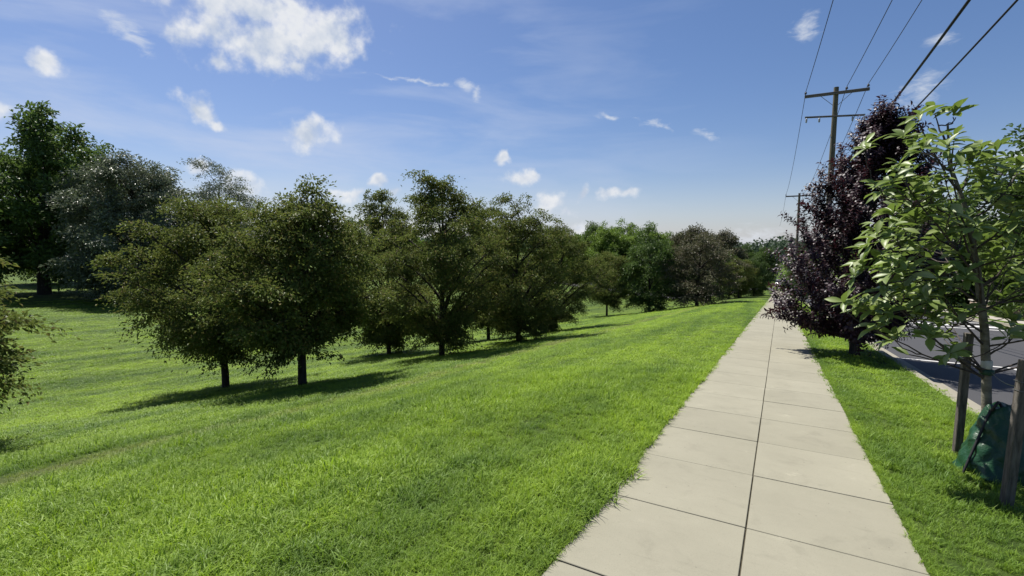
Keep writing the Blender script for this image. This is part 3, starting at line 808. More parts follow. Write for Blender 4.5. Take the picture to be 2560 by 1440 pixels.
# wood behind the row
wood_src = []
for i, (sd_, H, Wd, mk, pf) in enumerate([(81, 12, 9, 'leaf_mid', 'round'), (82, 12.5, 9.5, 'leaf_bright', 'round'), (83, 11.5, 10, 'leaf_bright', 'round'), (84, 13, 9, 'leaf_brown', 'round')]):
    g = gen_tree(sd_, H, Wd, 1.6, .8 if i else .5, nl=46, ns=5, per=62, leaf=(.36, .21), rs=.95, trunk=.3, flat=.45, lobes=.2, topshoots=9)
    wood_src.append((g, M[mk]))
WG = 'trees of the wood beyond the lawn'
wood_list = [
    # px-free world places: x, y, variant, scale, label
    (-112, 62, 0, 1.05, 'dark tree beyond the lawn, far left behind the airy tree'),
    (-100, 72, 1, .95, 'green tree behind the left end of the row, first of the hidden wood'),
    (-92, 84, 0, 1.0, 'green tree behind the broad spreading tree'),
    (-82, 92, 2, .95, 'green tree behind the gap between the two leftmost row trees'),
    (-73, 99, 0, .95, 'dark green tree behind the third row tree'),
    (-64, 108, 1, .9, 'light green tree glimpsed behind the tallest row tree'),
    (-56, 116, 0, 1.0, 'dark green tree glimpsed behind the right of the tallest row tree'),
    (-48, 117, 2, .95, 'light green tree behind the low bushy tree'),
    (-44.5, 124, 0, 1.12, 'dark green treetop just right of the dense clump'),
    (-39.0, 118.5, 1, 1.05, 'bright green feathery tree behind the thin-trunked far tree'),
    (-33.0, 119, 2, 1.12, 'bright green tree left of the dark rounded far tree'),
    (-36.5, 128, 1, 1.15, 'tall bright green tree, highest top of the bright wood'),
    (-27.5, 120, 1, 1.08, 'bright green tree hidden behind the dark rounded far tree'),
    (-24.5, 128, 2, 1.10, 'bright green tree between the dark rounded and brownish far trees'),
    (-17.5, 117, 3, 1.12, 'thin brownish grey tree rising above the wide brownish far tree'),
    (-12.0, 124, 3, 1.0, 'twiggy grey-brown tree right of the brownish far tree'),
    (-8.0, 131, 0, .72, 'small dark tree at the foot of the slope beyond the side street'),
    (-3.5, 136, 0, .62, 'low dark tree in line with the end of the walk'),
    (-14.5, 138, 2, .62, 'low light green tree behind the little dark trees'),
]
wood_first = {}
for i, (x, y, v, s, lab) in enumerate(wood_list):
    if v not in wood_first:
        e = tree_obj('wood_tree', wood_src[v][0], wood_src[v][1], M['bark'], g3(x, y, -.1), lab, group=WG, scale=s)
        wood_first[v] = e
    else:
        copy_tree(wood_first[v], g3(x, y, -.1), i * 2.1, s, lab, WG)

# trees across the street and down it
SG = 'trees along the far side of the street'
street = [
    (17.5, 47, 0, 1.02, 'dark green tree across the street behind the magnolia, left one'),
    (20.5, 53, 0, .98, 'dark green tree across the street at the right edge of the photo'),
    (23.5, 62, 0, 1.15, 'tall dark tree across the street showing above the magnolia at right'),
    (15.5, 66, 0, .85, 'dark green tree across the street further downhill'),
    (15.0, 84, 0, .85, 'tree across the street far downhill behind the purple tree'),
    (26.0, 44, 2, .9, 'light green tree across the street beyond the right edge'),
    (14.5, 104, 1, .8, 'light green tree at the far end of the street'),
]
for i, (x, y, v, s, lab) in enumerate(street):
    copy_tree(wood_first[v], g3(x, y, -.1), 1.3 + i * 1.9, s, lab, SG)
vg = [(1.55, 43, .62, 'young green street tree on the strip just behind the purple tree'), (1.5, 70, .55, 'young green street tree far down the grass strip')]
yg = gen_tree(91, 7.0, 4.2, 1.4, 1.5, nl=34, ns=5, per=55, leaf=(.14, .085), rs=.45, trunk=.09)
v0 = None
for i, (x, y, s, lab) in enumerate(vg):
    if v0 is None: v0 = tree_obj('street_tree', yg, M['leaf_mid'], M['bark'], g3(x, y, -.02), lab, group='young green trees on the grass strip', scale=s)
    else: copy_tree(v0, g3(x, y, -.02), 2.0, s, lab, 'young green trees on the grass strip')
# hedge of shrubs across the street
for i, (x, y, s, lab) in enumerate([(15.2, 38, .26, 'low dark shrub across the street nearest the right edge'), (15.4, 43, .24, 'low dark shrub across the street left of the nearest one'), (15.4, 49, .27, 'low dark shrub across the street behind the plum tree')]):
    e = copy_tree(wood_first[0], g3(x, y, -.15), i * 1.1, (s * 1.25, s * 1.25, s * .8), lab, 'shrubs across the street')
    e.name = 'shrub'; e['category'] = 'shrub'

# distant wooded hill
def far_wood(seed):
    r = np.random.default_rng(seed)
    n = 900
    an = R(-YAW) + r.uniform(R(-64), R(64), n); d = r.uniform(210, 460, n)
    x, y = d * np.sin(an), d * np.cos(an)
    h = r.uniform(7, 12.5, n); w = r.uniform(4, 7.5, n)
    per = 70
    idx = np.repeat(np.arange(n), per)
    o = unit(r.normal(0, 1, (n * per, 3))) * r.uniform(.6, 1.05, (n * per, 1))
    P = np.stack([x[idx] + o[:, 0] * w[idx], y[idx] + o[:, 1] * w[idx], G(x, y)[idx] + h[idx] * .55 + o[:, 2] * h[idx] * .5], -1)
    Nv = unit(o + np.array([0, 0, .6]) + r.normal(0, .4, o.shape))
    Dv = r.normal(0, 1, o.shape)
    return leaf_cloud(P, Dv, Nv, r.uniform(1.3, 2.4, n * per), r.uniform(.9, 1.6, n * per), r)
V, F, ti = far_wood(5)
ob('far_wood', np_mesh('far_wood', V, F, M['leaf_far'], {'tint': ti}), kind='stuff', label='distant wooded hillside on the horizon', cat='wood')

# ------------------------------------------------------------------ purple plum tree
def plum():
    r = np.random.default_rng(17)
    wood = MB()
    H = 6.0
    zz = np.linspace(-.1, H * .9, 9)
    TP = np.stack([.05 * zz + .03 * np.sin(zz * 1.7), .03 * np.cos(zz * 1.3) - .03, zz], -1)
    wood.tube(TP, .075 * (1 - zz / (H * .95)) ** .8 + .008, 9)
    def ax(z): return np.array([np.interp(z, zz, TP[:, k]) for k in range(3)])
    base, dirs, lens = [], [], []
    nl = 84
    cr2 = np.array([CR[0], CR[1], 0])
    for i in range(nl):
        tt = (i + r.uniform(.2, .8)) / nl
        zt = .52 + (H - 1.05) * tt
        ph = i * 2.39996 + r.normal(0, .3)
        env = 1.85 * float(np.interp(tt, [0, .12, .34, .6, .8, 1], [.52, .78, 1.0, .66, .34, .08]))
        rad = env * r.uniform(.74, 1.12)
        dv = np.array([math.cos(ph), math.sin(ph), 0])
        tg = ax(zt) * np.array([1, 1, 0]) + dv * rad + np.array([0, 0, zt]) + cr2 * (-.30 + .42 * tt)
        zs = max(.38, zt - rad * r.uniform(.7, 1.25))
        p0 = ax(zs); p1 = (p0 + tg) / 2 + dv * .18 * rad - np.array([0, 0, .06 * rad])
        wood.tube(bez(p0, p1, tg, 7), np.linspace(.022, .005, 7), 5)
        tan = unit(tg - p1)
        for u in np.linspace(.22, 1.0, 10):
            b0 = (1 - u) ** 2 * p0 + 2 * u * (1 - u) * p1 + u * u * tg
            for k in range(3):
                d = unit(tan * .7 + r.normal(0, .48, 3) + np.array([0, 0, .45]))
                base.append(b0); dirs.append(d); lens.append(r.uniform(.30, .66) * (1.15 if u > .9 else .85))
    for (px, py, z0, l) in [(.30, -.02, 4.95, 1.15), (.18, .1, 4.7, .95), (1.0, .45, 4.6, 1.0), (.8, .6, 4.6, .75), (-.2, -.1, 4.7, .8), (.55, .2, 4.8, .8), (.05, -.2, 4.6, .7), (.35, .05, 4.6, .8), (-.45, -.3, 4.0, .7)]:
        for k in range(2):
            base.append(np.array([px, py, z0]) + r.normal(0, .03, 3)); dirs.append(unit(np.array([r.normal(0, .08), r.normal(0, .08), 1.]))); lens.append(l)
    base, dirs, lens = np.array(base), np.array(dirs), np.array(lens)
    Ps, Ds, Ns = [], [], []
    for b, d, l in zip(base, dirs, lens):
        wood.tube(np.stack([b, b + d * l * .5, b + d * l]), [.006, .0045, .002], 3)
        n = int(l * 44)
        u = np.linspace(.12, 1.02, n) * l
        a = np.arange(n) * 2.4 + r.uniform(0, 6)
        s = unit(np.cross(d, np.array([.3, .2, 1.]) if abs(d[2]) < .9 else np.array([1., 0, 0]))); t2 = np.cross(d, s)
        o = np.cos(a)[:, None] * s + np.sin(a)[:, None] * t2
        Ps.append(b + d * u[:, None]); Ds.append(unit(o * 1.0 + d * .55 + r.normal(0, .15, (n, 3)))); Ns.append(unit(d * .8 - o * .35 + np.array([0, 0, .5]) + r.normal(0, .15, (n, 3))))
    P, Dv, Nv = np.vstack(Ps), np.vstack(Ds), np.vstack(Ns)
    n = len(P)
    S = unit(np.cross(Dv, Nv)); Nn = np.cross(S, Dv)
    L = r.uniform(.085, .135, n)[:, None]; w = L * r.uniform(.36, .48, n)[:, None]
    # arched leaf: base, two shoulders, two mids, tip pair
    m1 = P + Dv * L * .38 + Nn * L * .06
    m2 = P + Dv * L * .72 - Nn * L * .06
    tp = P + Dv * L * .98 - Nn * L * .32
    V = np.stack([P - S * .003, P + S * .003, m1 + S * w * .5, m1 - S * w * .5, m2 + S * w * .42, m2 - S * w * .42, tp + S * .003, tp - S * .003], 1).reshape(-1, 3)
    b = np.arange(n)[:, None] * 8
    F = np.concatenate([b + np.array([0, 1, 2, 3]), b + np.array([3, 2, 4, 5]), b + np.array([5, 4, 6, 7])])
    return wood, V, F, np.repeat(r.uniform(0, 1, n), 8)
tree_obj('purple_plum_tree', plum(), M['plum'], M['bark_plum'], g3(1.63, 14.2, -.02), 'tall dark purple-leaved tree on the grass strip beside the walk')
pt = [o_ for o_ in bpy.data.objects if o_.name == 'purple_plum_tree'][0]
gw = MB().lathe([(.080, 0), (.083, .05), (.080, .12), (.083, .19), (.079, .27)], 12)
ob('trunk_wrap', gw.mesh('trunk_wrap', M['strap_black'], True), pt, (.01, 0, .08))

# ------------------------------------------------------------------ young magnolia with stakes and watering bag
MX, MY = 1.67, 5.65
mag = ob('magnolia_tree', None, loc=g3(MX, MY, -.01), label='young staked magnolia with large glossy light green leaves at right', cat='tree')
WH = [(-0.53, 0.3, 3.27), (-0.72, -0.16, 3.11), (-0.68, 0.18, 3.0), (-0.61, -0.53, 2.79), (-0.44, 0.05, 2.97), (-0.88, -0.37, 2.69), (-0.26, 0.33, 2.79), (-0.92, -0.53, 2.56), (-0.49, 0.19, 2.42), (-0.79, -0.24, 2.47), (-0.28, 0.38, 2.53), (-0.2, 0.0, 2.47), (-0.05, 0.08, 2.63), (0.1, 0.47, 2.73), (-0.65, 0.13, 2.29), (-0.52, -0.28, 2.25), (-0.86, -0.06, 2.15), (-1.03, -0.22, 2.06), (-0.38, -0.44, 2.17), (-0.35, -0.0, 1.97), (-1.08, -0.37, 1.9), (-1.12, -0.31, 1.78), (-0.75, -0.2, 1.87), (-0.92, -0.62, 1.82), (-0.54, -0.22, 1.74), (-0.77, -0.34, 1.65), (-0.93, -0.41, 1.68), (0.03, 0.53, 1.93), (-0.05, -0.01, 2.37), (-0.06, -0.13, 2.24), (0.02, 0.13, 2.0), (-0.61, -0.17, 1.43), (-0.43, 0.17, 1.35), (-0.31, -0.05, 1.47), (-0.62, -0.49, 1.31), (-0.84, -0.14, 1.43), (-0.96, -0.46, 1.36), (-0.8, -0.28, 1.26), (0.07, 0.07, 1.35), (-0.02, -0.16, 1.74), (0.02, 0.27, 1.85), (-0.61, 0.05, 2.6), (-0.59, -0.44, 2.61)]
WH = [np.array(w_) + np.array([.03, -.15, 0.0]) for w_ in WH]
rm = np.random.default_rng(23)
for i in range(26):                                     # the far and right-hand side of the crown
    a = rm.uniform(R(-70), R(110)); z = rm.uniform(1.3, 2.9); q_ = rm.uniform(.35, 1.0) * (1.15 - .25 * abs(z - 1.9))
    WH.append(np.array([q_ * math.cos(a) * .9, q_ * math.sin(a), z]))
for i in range(10):                                     # inner and far-left whorls
    a = rm.uniform(R(110), R(190)); z = rm.uniform(1.5, 2.7); q_ = rm.uniform(.3, .7)
    WH.append(np.array([q_ * math.cos(a) - .2, q_ * math.sin(a), z]))
for w_ in list(WH):                                      # side shoots beside the main whorls
    for k_ in range(1 + (rm.uniform() < .5)): WH.append(w_ + rm.normal(0, .14, 3) + np.array([0, .05, -.05]))
wood = MB()
TZ = np.array([-.05, .1, .5, .9, 1.3, 1.8, 2.3, 2.75, 3.1])
TX = np.array([.0, .0, -.02, -.05, -.09, -.17, -.26, -.40, -.42]); TY = np.array([0, 0, .0, -.01, -.02, -.03, -.02, .02, .08])
wood.tube(np.stack([TX, TY, TZ], -1), [.052, .040, .036, .033, .030, .025, .018, .012, .008], 10)
def mt(z): return np.array([np.interp(z, TZ, TX), np.interp(z, TZ, TY), z])
twigs = MB()
NMAIN = 43
samp = []
jit = np.array([[0], [1], [1], [1], [1], [1], [0], [0]])
for i, w_ in enumerate(WH):
    tg = w_ - np.array([0, 0, .05])
    if i < NMAIN and i % 2 == 0 or i < 6:
        tx = mt(min(w_[2], 3))
        h = math.hypot(w_[0] - tx[0], w_[1] - tx[1])
        zs = float(np.clip(w_[2] - h * rm.uniform(.75, 1.15) - .10, .78 + .25 * rm.uniform(), 2.9))
        p0 = mt(zs); r0 = .0105
        out_ = unit((tg - p0) * np.array([1, 1, 0]))
        p1 = p0 + out_ * h * .55 + np.array([0, 0, (tg[2] - zs) * .38])
    else:                                               # shoots that leave a main limb
        S_ = np.array(samp)
        dd = np.linalg.norm(S_ - tg, axis=1) + np.where(S_[:, 2] > tg[2] - .06, 1.0, 0)
        p0 = S_[int(np.argmin(dd))]; r0 = .0062
        if dd.min() > .55:
            p0 = mt(float(np.clip(tg[2] - .45, .9, 2.7))); r0 = .009
        p1 = (p0 + tg) / 2 + unit((tg - p0) * np.array([1, 1, 0])) * .05 - np.array([0, 0, .03])
    cv = bez(p0, p1, tg, 8) + rm.normal(0, .005, (8, 3)) * jit
    twigs.tube(cv, np.linspace(r0, .0036, 8), 6)
    for c_ in cv[2:7]: samp.append(c_)
ob('trunk', wood.mesh('trunk', M['bark_grey'], True), mag)
ob('branches', twigs.mesh('branches', M['bark_plum'], True), mag)
def mag_leaf(seed, ln=.155, wd=.056):
    r = np.random.default_rng(seed)
    us = [0, .08, .25, .45, .65, .83, 1.0]; ws = [.06, .20, .60, .95, .98, .58, .03]
    cup, arch = r.uniform(.12, .3), r.uniform(.10, .34); tw = r.uniform(-.3, .3)
    V = []
    for u, w in zip(us, ws):
        z = arch * ln * (u * .6 - u * u)
        for s in (-1, 0, 1):
            V.append((u * ln, s * w * wd / 2, z + abs(s) * w * wd * cup + s * w * wd * tw * u * .5))
    F = [(i * 3 + j, i * 3 + j + 1, i * 3 + j + 4, i * 3 + j + 3) for i in range(6) for j in range(2)]
    return np.array(V), np.array(F)
LM = []
for i in range(5):
    V, F = mag_leaf(i)
    LM.append(np_mesh('leaf', V, F, M['magnolia'], smooth=True))
leaves_all = []
for w_ in WH:
    n = rm.integers(9, 13); a0 = rm.uniform(0, 6.28)
    tilt = unit(np.array([w_[0] + .2, w_[1], 1.5]) + rm.normal(0, .15, 3))
    tq = Vector((0, 0, 1)).rotation_difference(Vector(tilt)).to_matrix()
    for k in range(n):
        a = a0 + k * 2.39996 + rm.normal(0, .12)
        el = rm.uniform(-.35, .75) * (1 if k < n - 2 else 1.3)
        m3 = tq @ Euler((rm.normal(0, .25), -el, a), 'XYZ').to_matrix()
        leaves_all.append((w_ + np.array([0, 0, rm.uniform(-.05, .03)]), m3, float(rm.uniform(.62, 1.16)), int(rm.integers(0, 5))))
camp = np.array([0 - MX, 0 - MY, EYE - float(G(MX, MY))])
fwv = np.array([-math.sin(R(YAW)), math.cos(R(YAW)), 0]); rtv = np.array([CR[0], CR[1], 0])
def shown(lf):
    v = lf[0] - camp; d = v @ fwv
    inside = (v @ rtv) / d < 1.10
    return (lf[2] / d) * (1.0 if inside else .05)
leaves_all.sort(key=shown, reverse=True)
for p_, m3, s, k in leaves_all[:300]:
    ob('leaf', LM[k], mag, tuple(p_), m3.to_euler()).scale = (s, s, s)
mb = MB(); tints = []
for p_, m3, s, k in leaves_all[300:]:
    V, F = mag_leaf(k)
    mb.add((V * s) @ np.array(m3).T + p_, F); tints += [float(rm.uniform(0, 1))] * len(V)
lm = ob('leaf_mass', mb.mesh('leaf_mass', M['magnolia_m'], True, {'tint': tints}), mag); lm['kind'] = 'stuff'
# tree tie and tape
ob('tree_tie', MB().lathe([(.036, .90), (.050, .905), (.052, .945), (.036, .95)], 14, (-.05, -.01, 0)).mesh('tree_tie', M['strap_green'], True), mag)
ob('tape', MB().lathe([(.036, .955), (.041, .96), (.040, 1.02), (.034, 1.03)], 12, (-.055, -.012, 0)).mesh('tape', M['tape'], True), mag)

def stake(loc, h, lean, label):
    e = ob('wooden_stake', None, loc=loc, rot=lean, label=label, cat='stake', group='wooden stakes of the young magnolia')
    ob('post', MB().box((0, 0, h / 2 - .1), (.060, .060, h + .2), bev=.004).mesh('post', M['stake']), e)
    for z in (h * .80, h * .86):
        rg_ = MB(); th = np.linspace(0, 2 * math.pi, 9)
        sq = np.array([(.033, -.033), (.033, .033), (-.033, .033), (-.033, -.033), (.033, -.033)])
        rg_.tube(np.column_stack([sq, np.full(5, z)]), .0025, 5)
        ob('wire_wrap', rg_.mesh('wire_wrap', M['tie_wire']), e)
    return e
S1, S2 = (1.55, 4.80), (1.575, 6.05)
stake(g3(*S1), 1.13, (R(.5), R(1.5), R(14)), 'nearer wooden stake in front of the green bag, at right edge')
stake(g3(*S2), 1.22, (R(-.5), R(1), R(8)), 'farther wooden stake left of the green bag')
def span(name, a, b, sag, rad, m, label, n=14, cat='wire', group=None):
    u = np.linspace(0, 1, n)[:, None]
    P = np.array(a) * (1 - u) + np.array(b) * u
    P[:, 2] -= (4 * sag * u * (1 - u))[:, 0]
    return ob(name, MB().tube(P, rad, 6).mesh(name, m, True), label=label, cat=cat, group=group)
zt = float(G(MX, MY))
span('tie_wire', (S1[0] + .02, S1[1], float(G(*S1)) + .93), (MX - .03, MY - .05, zt + .92), .03, .003, M['tie_wire'], 'thin tie wire from the nearer stake to the magnolia trunk', group='tie wires of the magnolia')
span('tie_wire', (S2[0] + .03, S2[1] - .03, float(G(*S2)) + 1.0), (MX - .07, MY + .03, zt + .93), .03, .003, M['tie_wire'], 'thin tie wire from the farther stake to the magnolia trunk', group='tie wires of the magnolia')

# watering bag round the trunk
def bag():
    r = np.random.default_rng(9)
    nr, na = 26, 72
    V = []
    for i in range(nr):
        u = i / (nr - 1); z = u * .64
        w = .37 * (1 - u) ** .85 * .62 + .155; dpt = .36 * (1 - u) ** .85 * .60 + .085
        if u < .06: w *= .93 + u; dpt *= .93 + u
        for j in range(na):
            a = 2 * math.pi * j / na
            e = .80
            cx = math.copysign(abs(math.cos(a)) ** e, math.cos(a)); sy = math.copysign(abs(math.sin(a)) ** e, math.sin(a))
            wr = 1 + .05 * math.sin(5 * a + 13 * u + 1.7 * math.sin(9 * u)) * (.4 + .6 * (1 - u)) + .035 * math.sin(7 * a + 9 * u) * (1 - u) + .03 * math.sin(11 * a - 14 * u + 2) * (.3 + .7 * (1 - u)) + .022 * math.sin(3 * a + 22 * u) + .015 * math.sin(17 * a + 5 * math.sin(8 * u))
            zz_ = z + .014 * math.sin(5 * a) * (u > .9)
            V.append((w * cx * wr, dpt * sy * wr, zz_))
    F = [(i * na + j, i * na + (j + 1) % na, (i + 1) * na + (j + 1) % na, (i + 1) * na + j) for i in range(nr - 1) for j in range(na)]
    mb = MB().add(V, F)
    top = [V[(nr - 1) * na + j] for j in range(na)]
    inn = [(x * .35, y_ * .5, z - .03) for x, y_, z in top]
    mb.add(top + inn, [(j, (j + 1) % na, na + (j + 1) % na, na + j) for j in range(na)])
    return mb
bg_e = ob('watering_bag', None, loc=g3(1.66 + CR[0] * .17, 5.54 + CR[1] * .17, -.01), rot=(R(-4), 0, R(32)), label='dark green plastic tree watering bag zipped round the magnolia trunk', cat='watering bag')
ob('bag_body', bag().mesh('bag_body', M['bag'], True), bg_e)
for sx, rz in ((.06, .3), (.155, -.4), (-.13, .1)):
    th = np.linspace(-.35, math.pi + .35, 12)
    hd = MB().tube(np.stack([sx + .042 * np.cos(th), -.03 + .012 * np.sin(2 * th + rz), .625 + .055 * np.sin(th)], -1), .012, 6)
    ob('handle', hd.mesh('handle', M['strap_black'], True), bg_e)
zp = MB().tube(np.stack([np.linspace(-.43, -.165, 8) - .005, np.full(8, -.01), np.linspace(.03, .62, 8)], -1), .011, 5)
ob('zip_seam', zp.mesh('zip_seam', M['strap_black'], True), bg_e)
ob('fill_collar', MB().lathe([(.05, .60), (.055, .64), (.045, .66), (.04, .61)], 14, (.11, .0, 0)).mesh('fill_collar', M['strap_black'], True), bg_e)

# ------------------------------------------------------------------ utility poles and wires
def insulator(parent, x, z, yy=0, up=True, m='porcelain'):
    s = 1 if up else -1
    pr = [(.012, 0), (.014, .05), (.055, .06), (.060, .085), (.03, .10), (.05, .115), (.048, .14), (.02, .165), (.0, .17)]
    ob('insulator', MB().lathe([(a_, s * b_) for a_, b_ in pr], 10, (x, yy, z)).mesh('insulator', M[m], True), parent)
def pole(x, y, H, lower, label, lean=0.0):
    e = ob('utility_pole', None, loc=g3(x, y, 0), rot=(0, lean, 0), label=label, cat='utility pole', group='wooden utility poles on the grass strip')
    zz = np.linspace(-.3, H, 10)
    ob('post', MB().tube(np.stack([zz * 0, zz * 0, zz], -1), np.linspace(.155, .105, 10), 12, True).mesh('post', M['pole'], True), e)
    arm = ob('crossarm', MB().box((0, -.14, H - .30), (2.56, .10, .13), bev=.006).mesh('crossarm', M['arm']), e)
    for ix in (-1.24, .40, 1.22): insulator(e, ix, H - .235, -.14)
    for s in (-1, 1):
        ob('arm_brace', MB().tube(np.array([(s * .62, -.14, H - .36), (s * .10, -.12, H - .85)]), .012, 5).mesh('arm_brace', M['steel']), e)
    if lower:
        ob('lower_crossarm', MB().box((-.02, -.13, H - 1.36), (2.40, .07, .075), rot=(0, R(4), 0), bev=.005).mesh('lower_crossarm', M['arm']), e)
        for ix in (-1.15, -.62, .70, 1.15):
            ob('cutout', MB().lathe([(.012, 0), (.02, -.04), (.05, -.06), (.035, -.1), (.05, -.13), (.035, -.17), (.045, -.2), (.015, -.24)], 10, (ix, -.2, H - 1.40 - ix * .07)).mesh('cutout', M['porcelain_w'], True), e)
            ob('cutout_clamp', MB().box((ix, -.15, H - 1.36 - ix * .07), (.05, .14, .05)).mesh('cutout_clamp', M['steel']), e)
    return e
P1, P2 = (1.90, 28.0), (1.45, 60.0)
Hp = 11.15
pole(*P1, Hp, True, 'near wooden utility pole with crossarm rising behind the purple tree', R(.3))
pole(*P2, 11.6, False, 'far wooden utility pole with small crossarm left of the purple tree')
z1, z2 = float(G(*P1)) + Hp, float(G(*P2)) + 11.6
WIREG = 'overhead lines along the street'
names = ('left thin power line', 'middle thin power line', 'right thin power line')
for (ox, nm) in zip((-1.24, .40, 1.22), names):
    a = (P1[0] + ox + .06, P1[1] - .14, z1 - .06); b = (3.35 + ox, -6.0, z1 + 2.55); c = (P2[0] + ox, P2[1] - .14, z2 - .06)
    u = np.linspace(0, 1, 26)[:, None]
    s1_ = np.array(b) * (1 - u) + np.array(a) * u; s1_[:, 2] -= (4 * .55 * u * (1 - u))[:, 0]
    s2_ = np.array(a) * (1 - u) + np.array(c) * u; s2_[:, 2] -= (4 * .75 * u * (1 - u))[:, 0]
    d = np.array((P2[0] + ox - .6, 95, z2 - 2.2))
    s3_ = np.array(c) * (1 - u) + d * u; s3_[:, 2] -= (4 * .6 * u * (1 - u))[:, 0]
    ob('power_line', MB().tube(np.vstack([s1_, s2_[1:], s3_[1:]]), .013, 5).mesh('power_line', M['wire'], True), label=nm + ' strung on the utility pole crossarm', cat='power line', group=WIREG)
for (a, b, rad, lab) in [((2.08, 28, float(G(1, 28)) + 7.05), (3.35, -6, 7.9), .030, 'thick black cable running up over the street beside the pole'), ((2.45, 28, float(G(1, 28)) + 6.85), (4.15, -6, 7.7), .020, 'thinner black cable nearest the right edge')]:
    u = np.linspace(0, 1, 30)[:, None]
    s1_ = np.array(b) * (1 - u) + np.array(a) * u; s1_[:, 2] -= (4 * .5 * u * (1 - u))[:, 0]
    c = np.array((a[0] - .45, 60, float(G(1, 60)) + 7.0)); s2_ = np.array(a) * (1 - u) + c * u; s2_[:, 2] -= (4 * .6 * u * (1 - u))[:, 0]
    ob('overhead_cable', MB().tube(np.vstack([s1_, s2_[1:]]), rad, 6).mesh('overhead_cable', M['wire'], True), label=lab, cat='cable', group=WIREG)

# ------------------------------------------------------------------ things across the street and far off
we = ob('garden_wall', None, loc=g3(14.9, 52, -.1), label='low tan garden wall across the street under the trees', cat='wall')
for i in range(16):
    for j in range(3):
        ob('stone', None or (MB().box((0, 0, 0), (.28, 1.18, .27), bev=.02).mesh('stone', M['wall']) if (i, j) == (0, 0) else bpy.data.meshes['stone']), we, (random.uniform(-.01, .01), -14 + i * 1.2 + (j % 2) * .6, .14 + j * .285 + float(G(1, 38 + i * 1.2 + (j % 2) * .6) - G(1, 52))))
for i in range(16):
    ob('coping_stone', MB().box((0, 0, 0), (.36, 1.19, .07), bev=.01).mesh('coping_stone', M['coping']) if i == 0 else bpy.data.meshes['coping_stone'], we, (0, -13.7 + i * 1.2, 1.03 + float(G(1, 38.3 + i * 1.2) - G(1, 52))))
he = ob('house', None, loc=g3(29, 76, -.2), rot=(0, 0, R(10)), label='cream brick house half hidden by the trees across the street', cat='house')
ob('wall', MB().box((0, 0, 2.9), (9, 11, 5.8)).mesh('wall', M['house']), he)
rf = MB(); rf.add([(-5, -6, 5.7), (5, -6, 5.7), (5, 6, 5.7), (-5, 6, 5.7), (0, -6, 8.6), (0, 6, 8.6)], [(0, 4, 5, 3), (4, 1, 2, 5), (0, 1, 4, 4), (2, 3, 5, 5), (3, 2, 1, 0)])
rme = bpy.data.meshes.new('roof'); rme.from_pydata([(-5, -6, 5.82), (5, -6, 5.82), (5, 6, 5.82), (-5, 6, 5.82), (0, -6, 8.6), (0, 6, 8.6)], [], [(0, 4, 5, 3), (4, 1, 2, 5), (0, 1, 4), (2, 3, 5), (3, 2, 1, 0)]); rme.materials.append(M['roof'])
ob('roof', rme, he)
for (wx, wz) in ((-3, 1.7), (-1, 1.7), (2.6, 1.7), (-3, 4.3), (0, 4.3), (2.8, 4.3)):
    w_ = ob('window', MB().box((wx, -5.52, wz), (1.15, .10, 1.45)).mesh('window', M['trim']), he)
    ob('pane', MB().box((wx, -5.58, wz), (.95, .03, 1.25)).mesh('pane', M['glass']), w_)
for (wy, wz) in ((-3, 1.7), (0, 1.7), (3, 1.7), (-3, 4.3), (0, 4.3), (3, 4.3)):
    w_ = ob('window', MB().box((-4.52, wy, wz), (.10, 1.15, 1.45)).mesh('window', M['trim']), he)
    ob('pane', MB().box((-4.58, wy, wz), (.03, .95, 1.25)).mesh('pane', M['glass']), w_)
dr = ob('door', MB().box((.9, -5.53, 1.05), (1.0, .10, 2.1)).mesh('door', M['trim']), he)

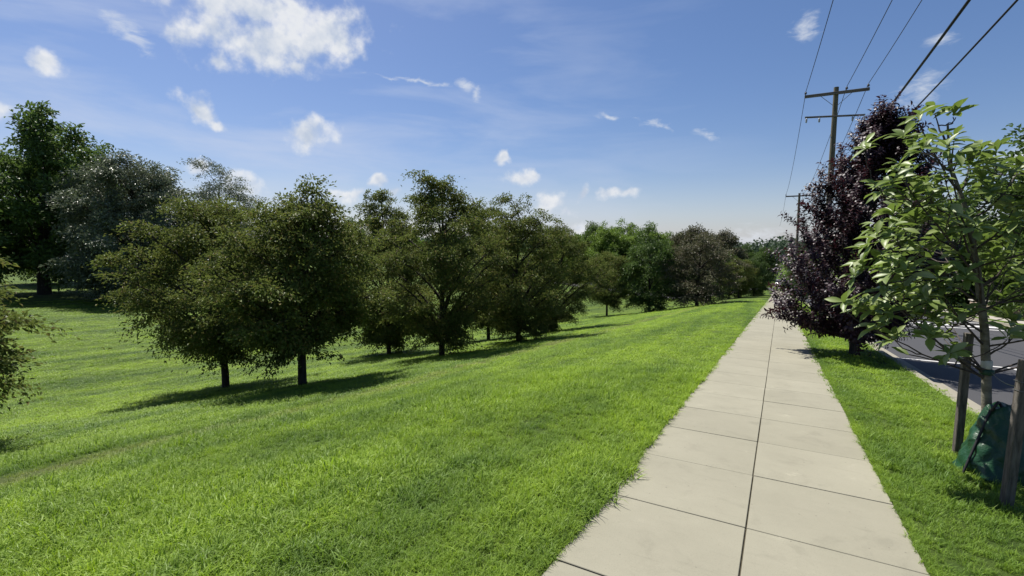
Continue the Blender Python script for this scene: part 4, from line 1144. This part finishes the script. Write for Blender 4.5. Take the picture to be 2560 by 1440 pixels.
def car(loc, rz, paint_, label):
    e = ob('parked_car', None, loc=loc, rot=(0, 0, rz), label=label, cat='car', group='cars parked far off on the side street')
    st = [(-2.15, .45, .72, .80), (-2.05, .30, .92, .86), (-1.3, .25, .98, .89), (-.6, .25, .95, .89), (.7, .25, .92, .89), (1.7, .26, .80, .86), (2.1, .32, .68, .80), (2.18, .45, .60, .74)]
    V = []
    for x, z0, z1_, w in st:
        V += [(x, -w * .92, z0), (x, -w, (z0 + z1_) / 2), (x, -w * .94, z1_), (x, w * .94, z1_), (x, w, (z0 + z1_) / 2), (x, w * .92, z0)]
    F = [(i * 6 + j, i * 6 + (j + 1) % 6, (i + 1) * 6 + (j + 1) % 6, (i + 1) * 6 + j) for i in range(7) for j in range(6)] + [(0, 1, 4, 5), (1, 2, 3, 4), (47, 46, 43, 42), (46, 45, 44, 43)]
    b = ob('body', MB().add(V, F).mesh('body', paint_, True), e)
    st = [(-1.75, .96, .86), (-1.15, 1.40, .66), (-.2, 1.46, .66), (.45, 1.40, .65), (1.15, .92, .84)]
    V = [];
    for x, z, w in st: V += [(x, -w, z), (x, w, z)]
    V2 = [(x, s * .86, .93) for x, z, w in st for s in (-1, 1)]
    Vc = np.array(V + V2); F = [(2 * i, 2 * i + 1, 2 * i + 3, 2 * i + 2) for i in (1, 2)]
    ob('roof_panel', MB().add(Vc, F).mesh('roof_panel', paint_, True), e)
    Fg = [(0, 1, 3, 2), (6, 7, 9, 8)] + [(2 * i, 2 * i + 2, 10 + 2 * i + 2, 10 + 2 * i) for i in range(4)] + [(2 * i + 1, 11 + 2 * i, 11 + 2 * i + 2, 2 * i + 3) for i in range(4)]
    ob('windows', MB().add(Vc, Fg).mesh('windows', M['glass']), e)
    for x in (-1.35, 1.38):
        for s in (-1, 1):
            wh = ob('wheel', MB().lathe([(0, -.09), (.26, -.1), (.32, -.07), (.32, .07), (.26, .1), (0, .09)], 16, (x, s * .80, .32), 'Y').mesh('wheel', M['tyre'], True), e)
            ob('rim', MB().lathe([(0, s * .105), (.2, s * .102), (.2, s * .08)], 12, (x, s * .80, .32), 'Y').mesh('rim', M['steel']), wh)
    for s in (-1, 1):
        ob('headlight', MB().box((2.12, s * .6, .60), (.10, .3, .12)).mesh('headlight', M['lamp_clear']), e)
        ob('tail_light', MB().box((-2.10, s * .66, .78), (.10, .2, .14)).mesh('tail_light', M['lamp_red']), e)
    return e
car(g3(-37.5, 106.0, .04), R(4), M['car_silver'], 'silver car seen through the gap right of the dense clump')
car(g3(-30.3, 106.5, .04), R(184), M['car_blue'], 'pale car seen behind the gap beside the dark rounded far tree')
car(g3(.1, 116.5, .02), R(90), M['car_white'], 'small white car at the far end of the sidewalk')
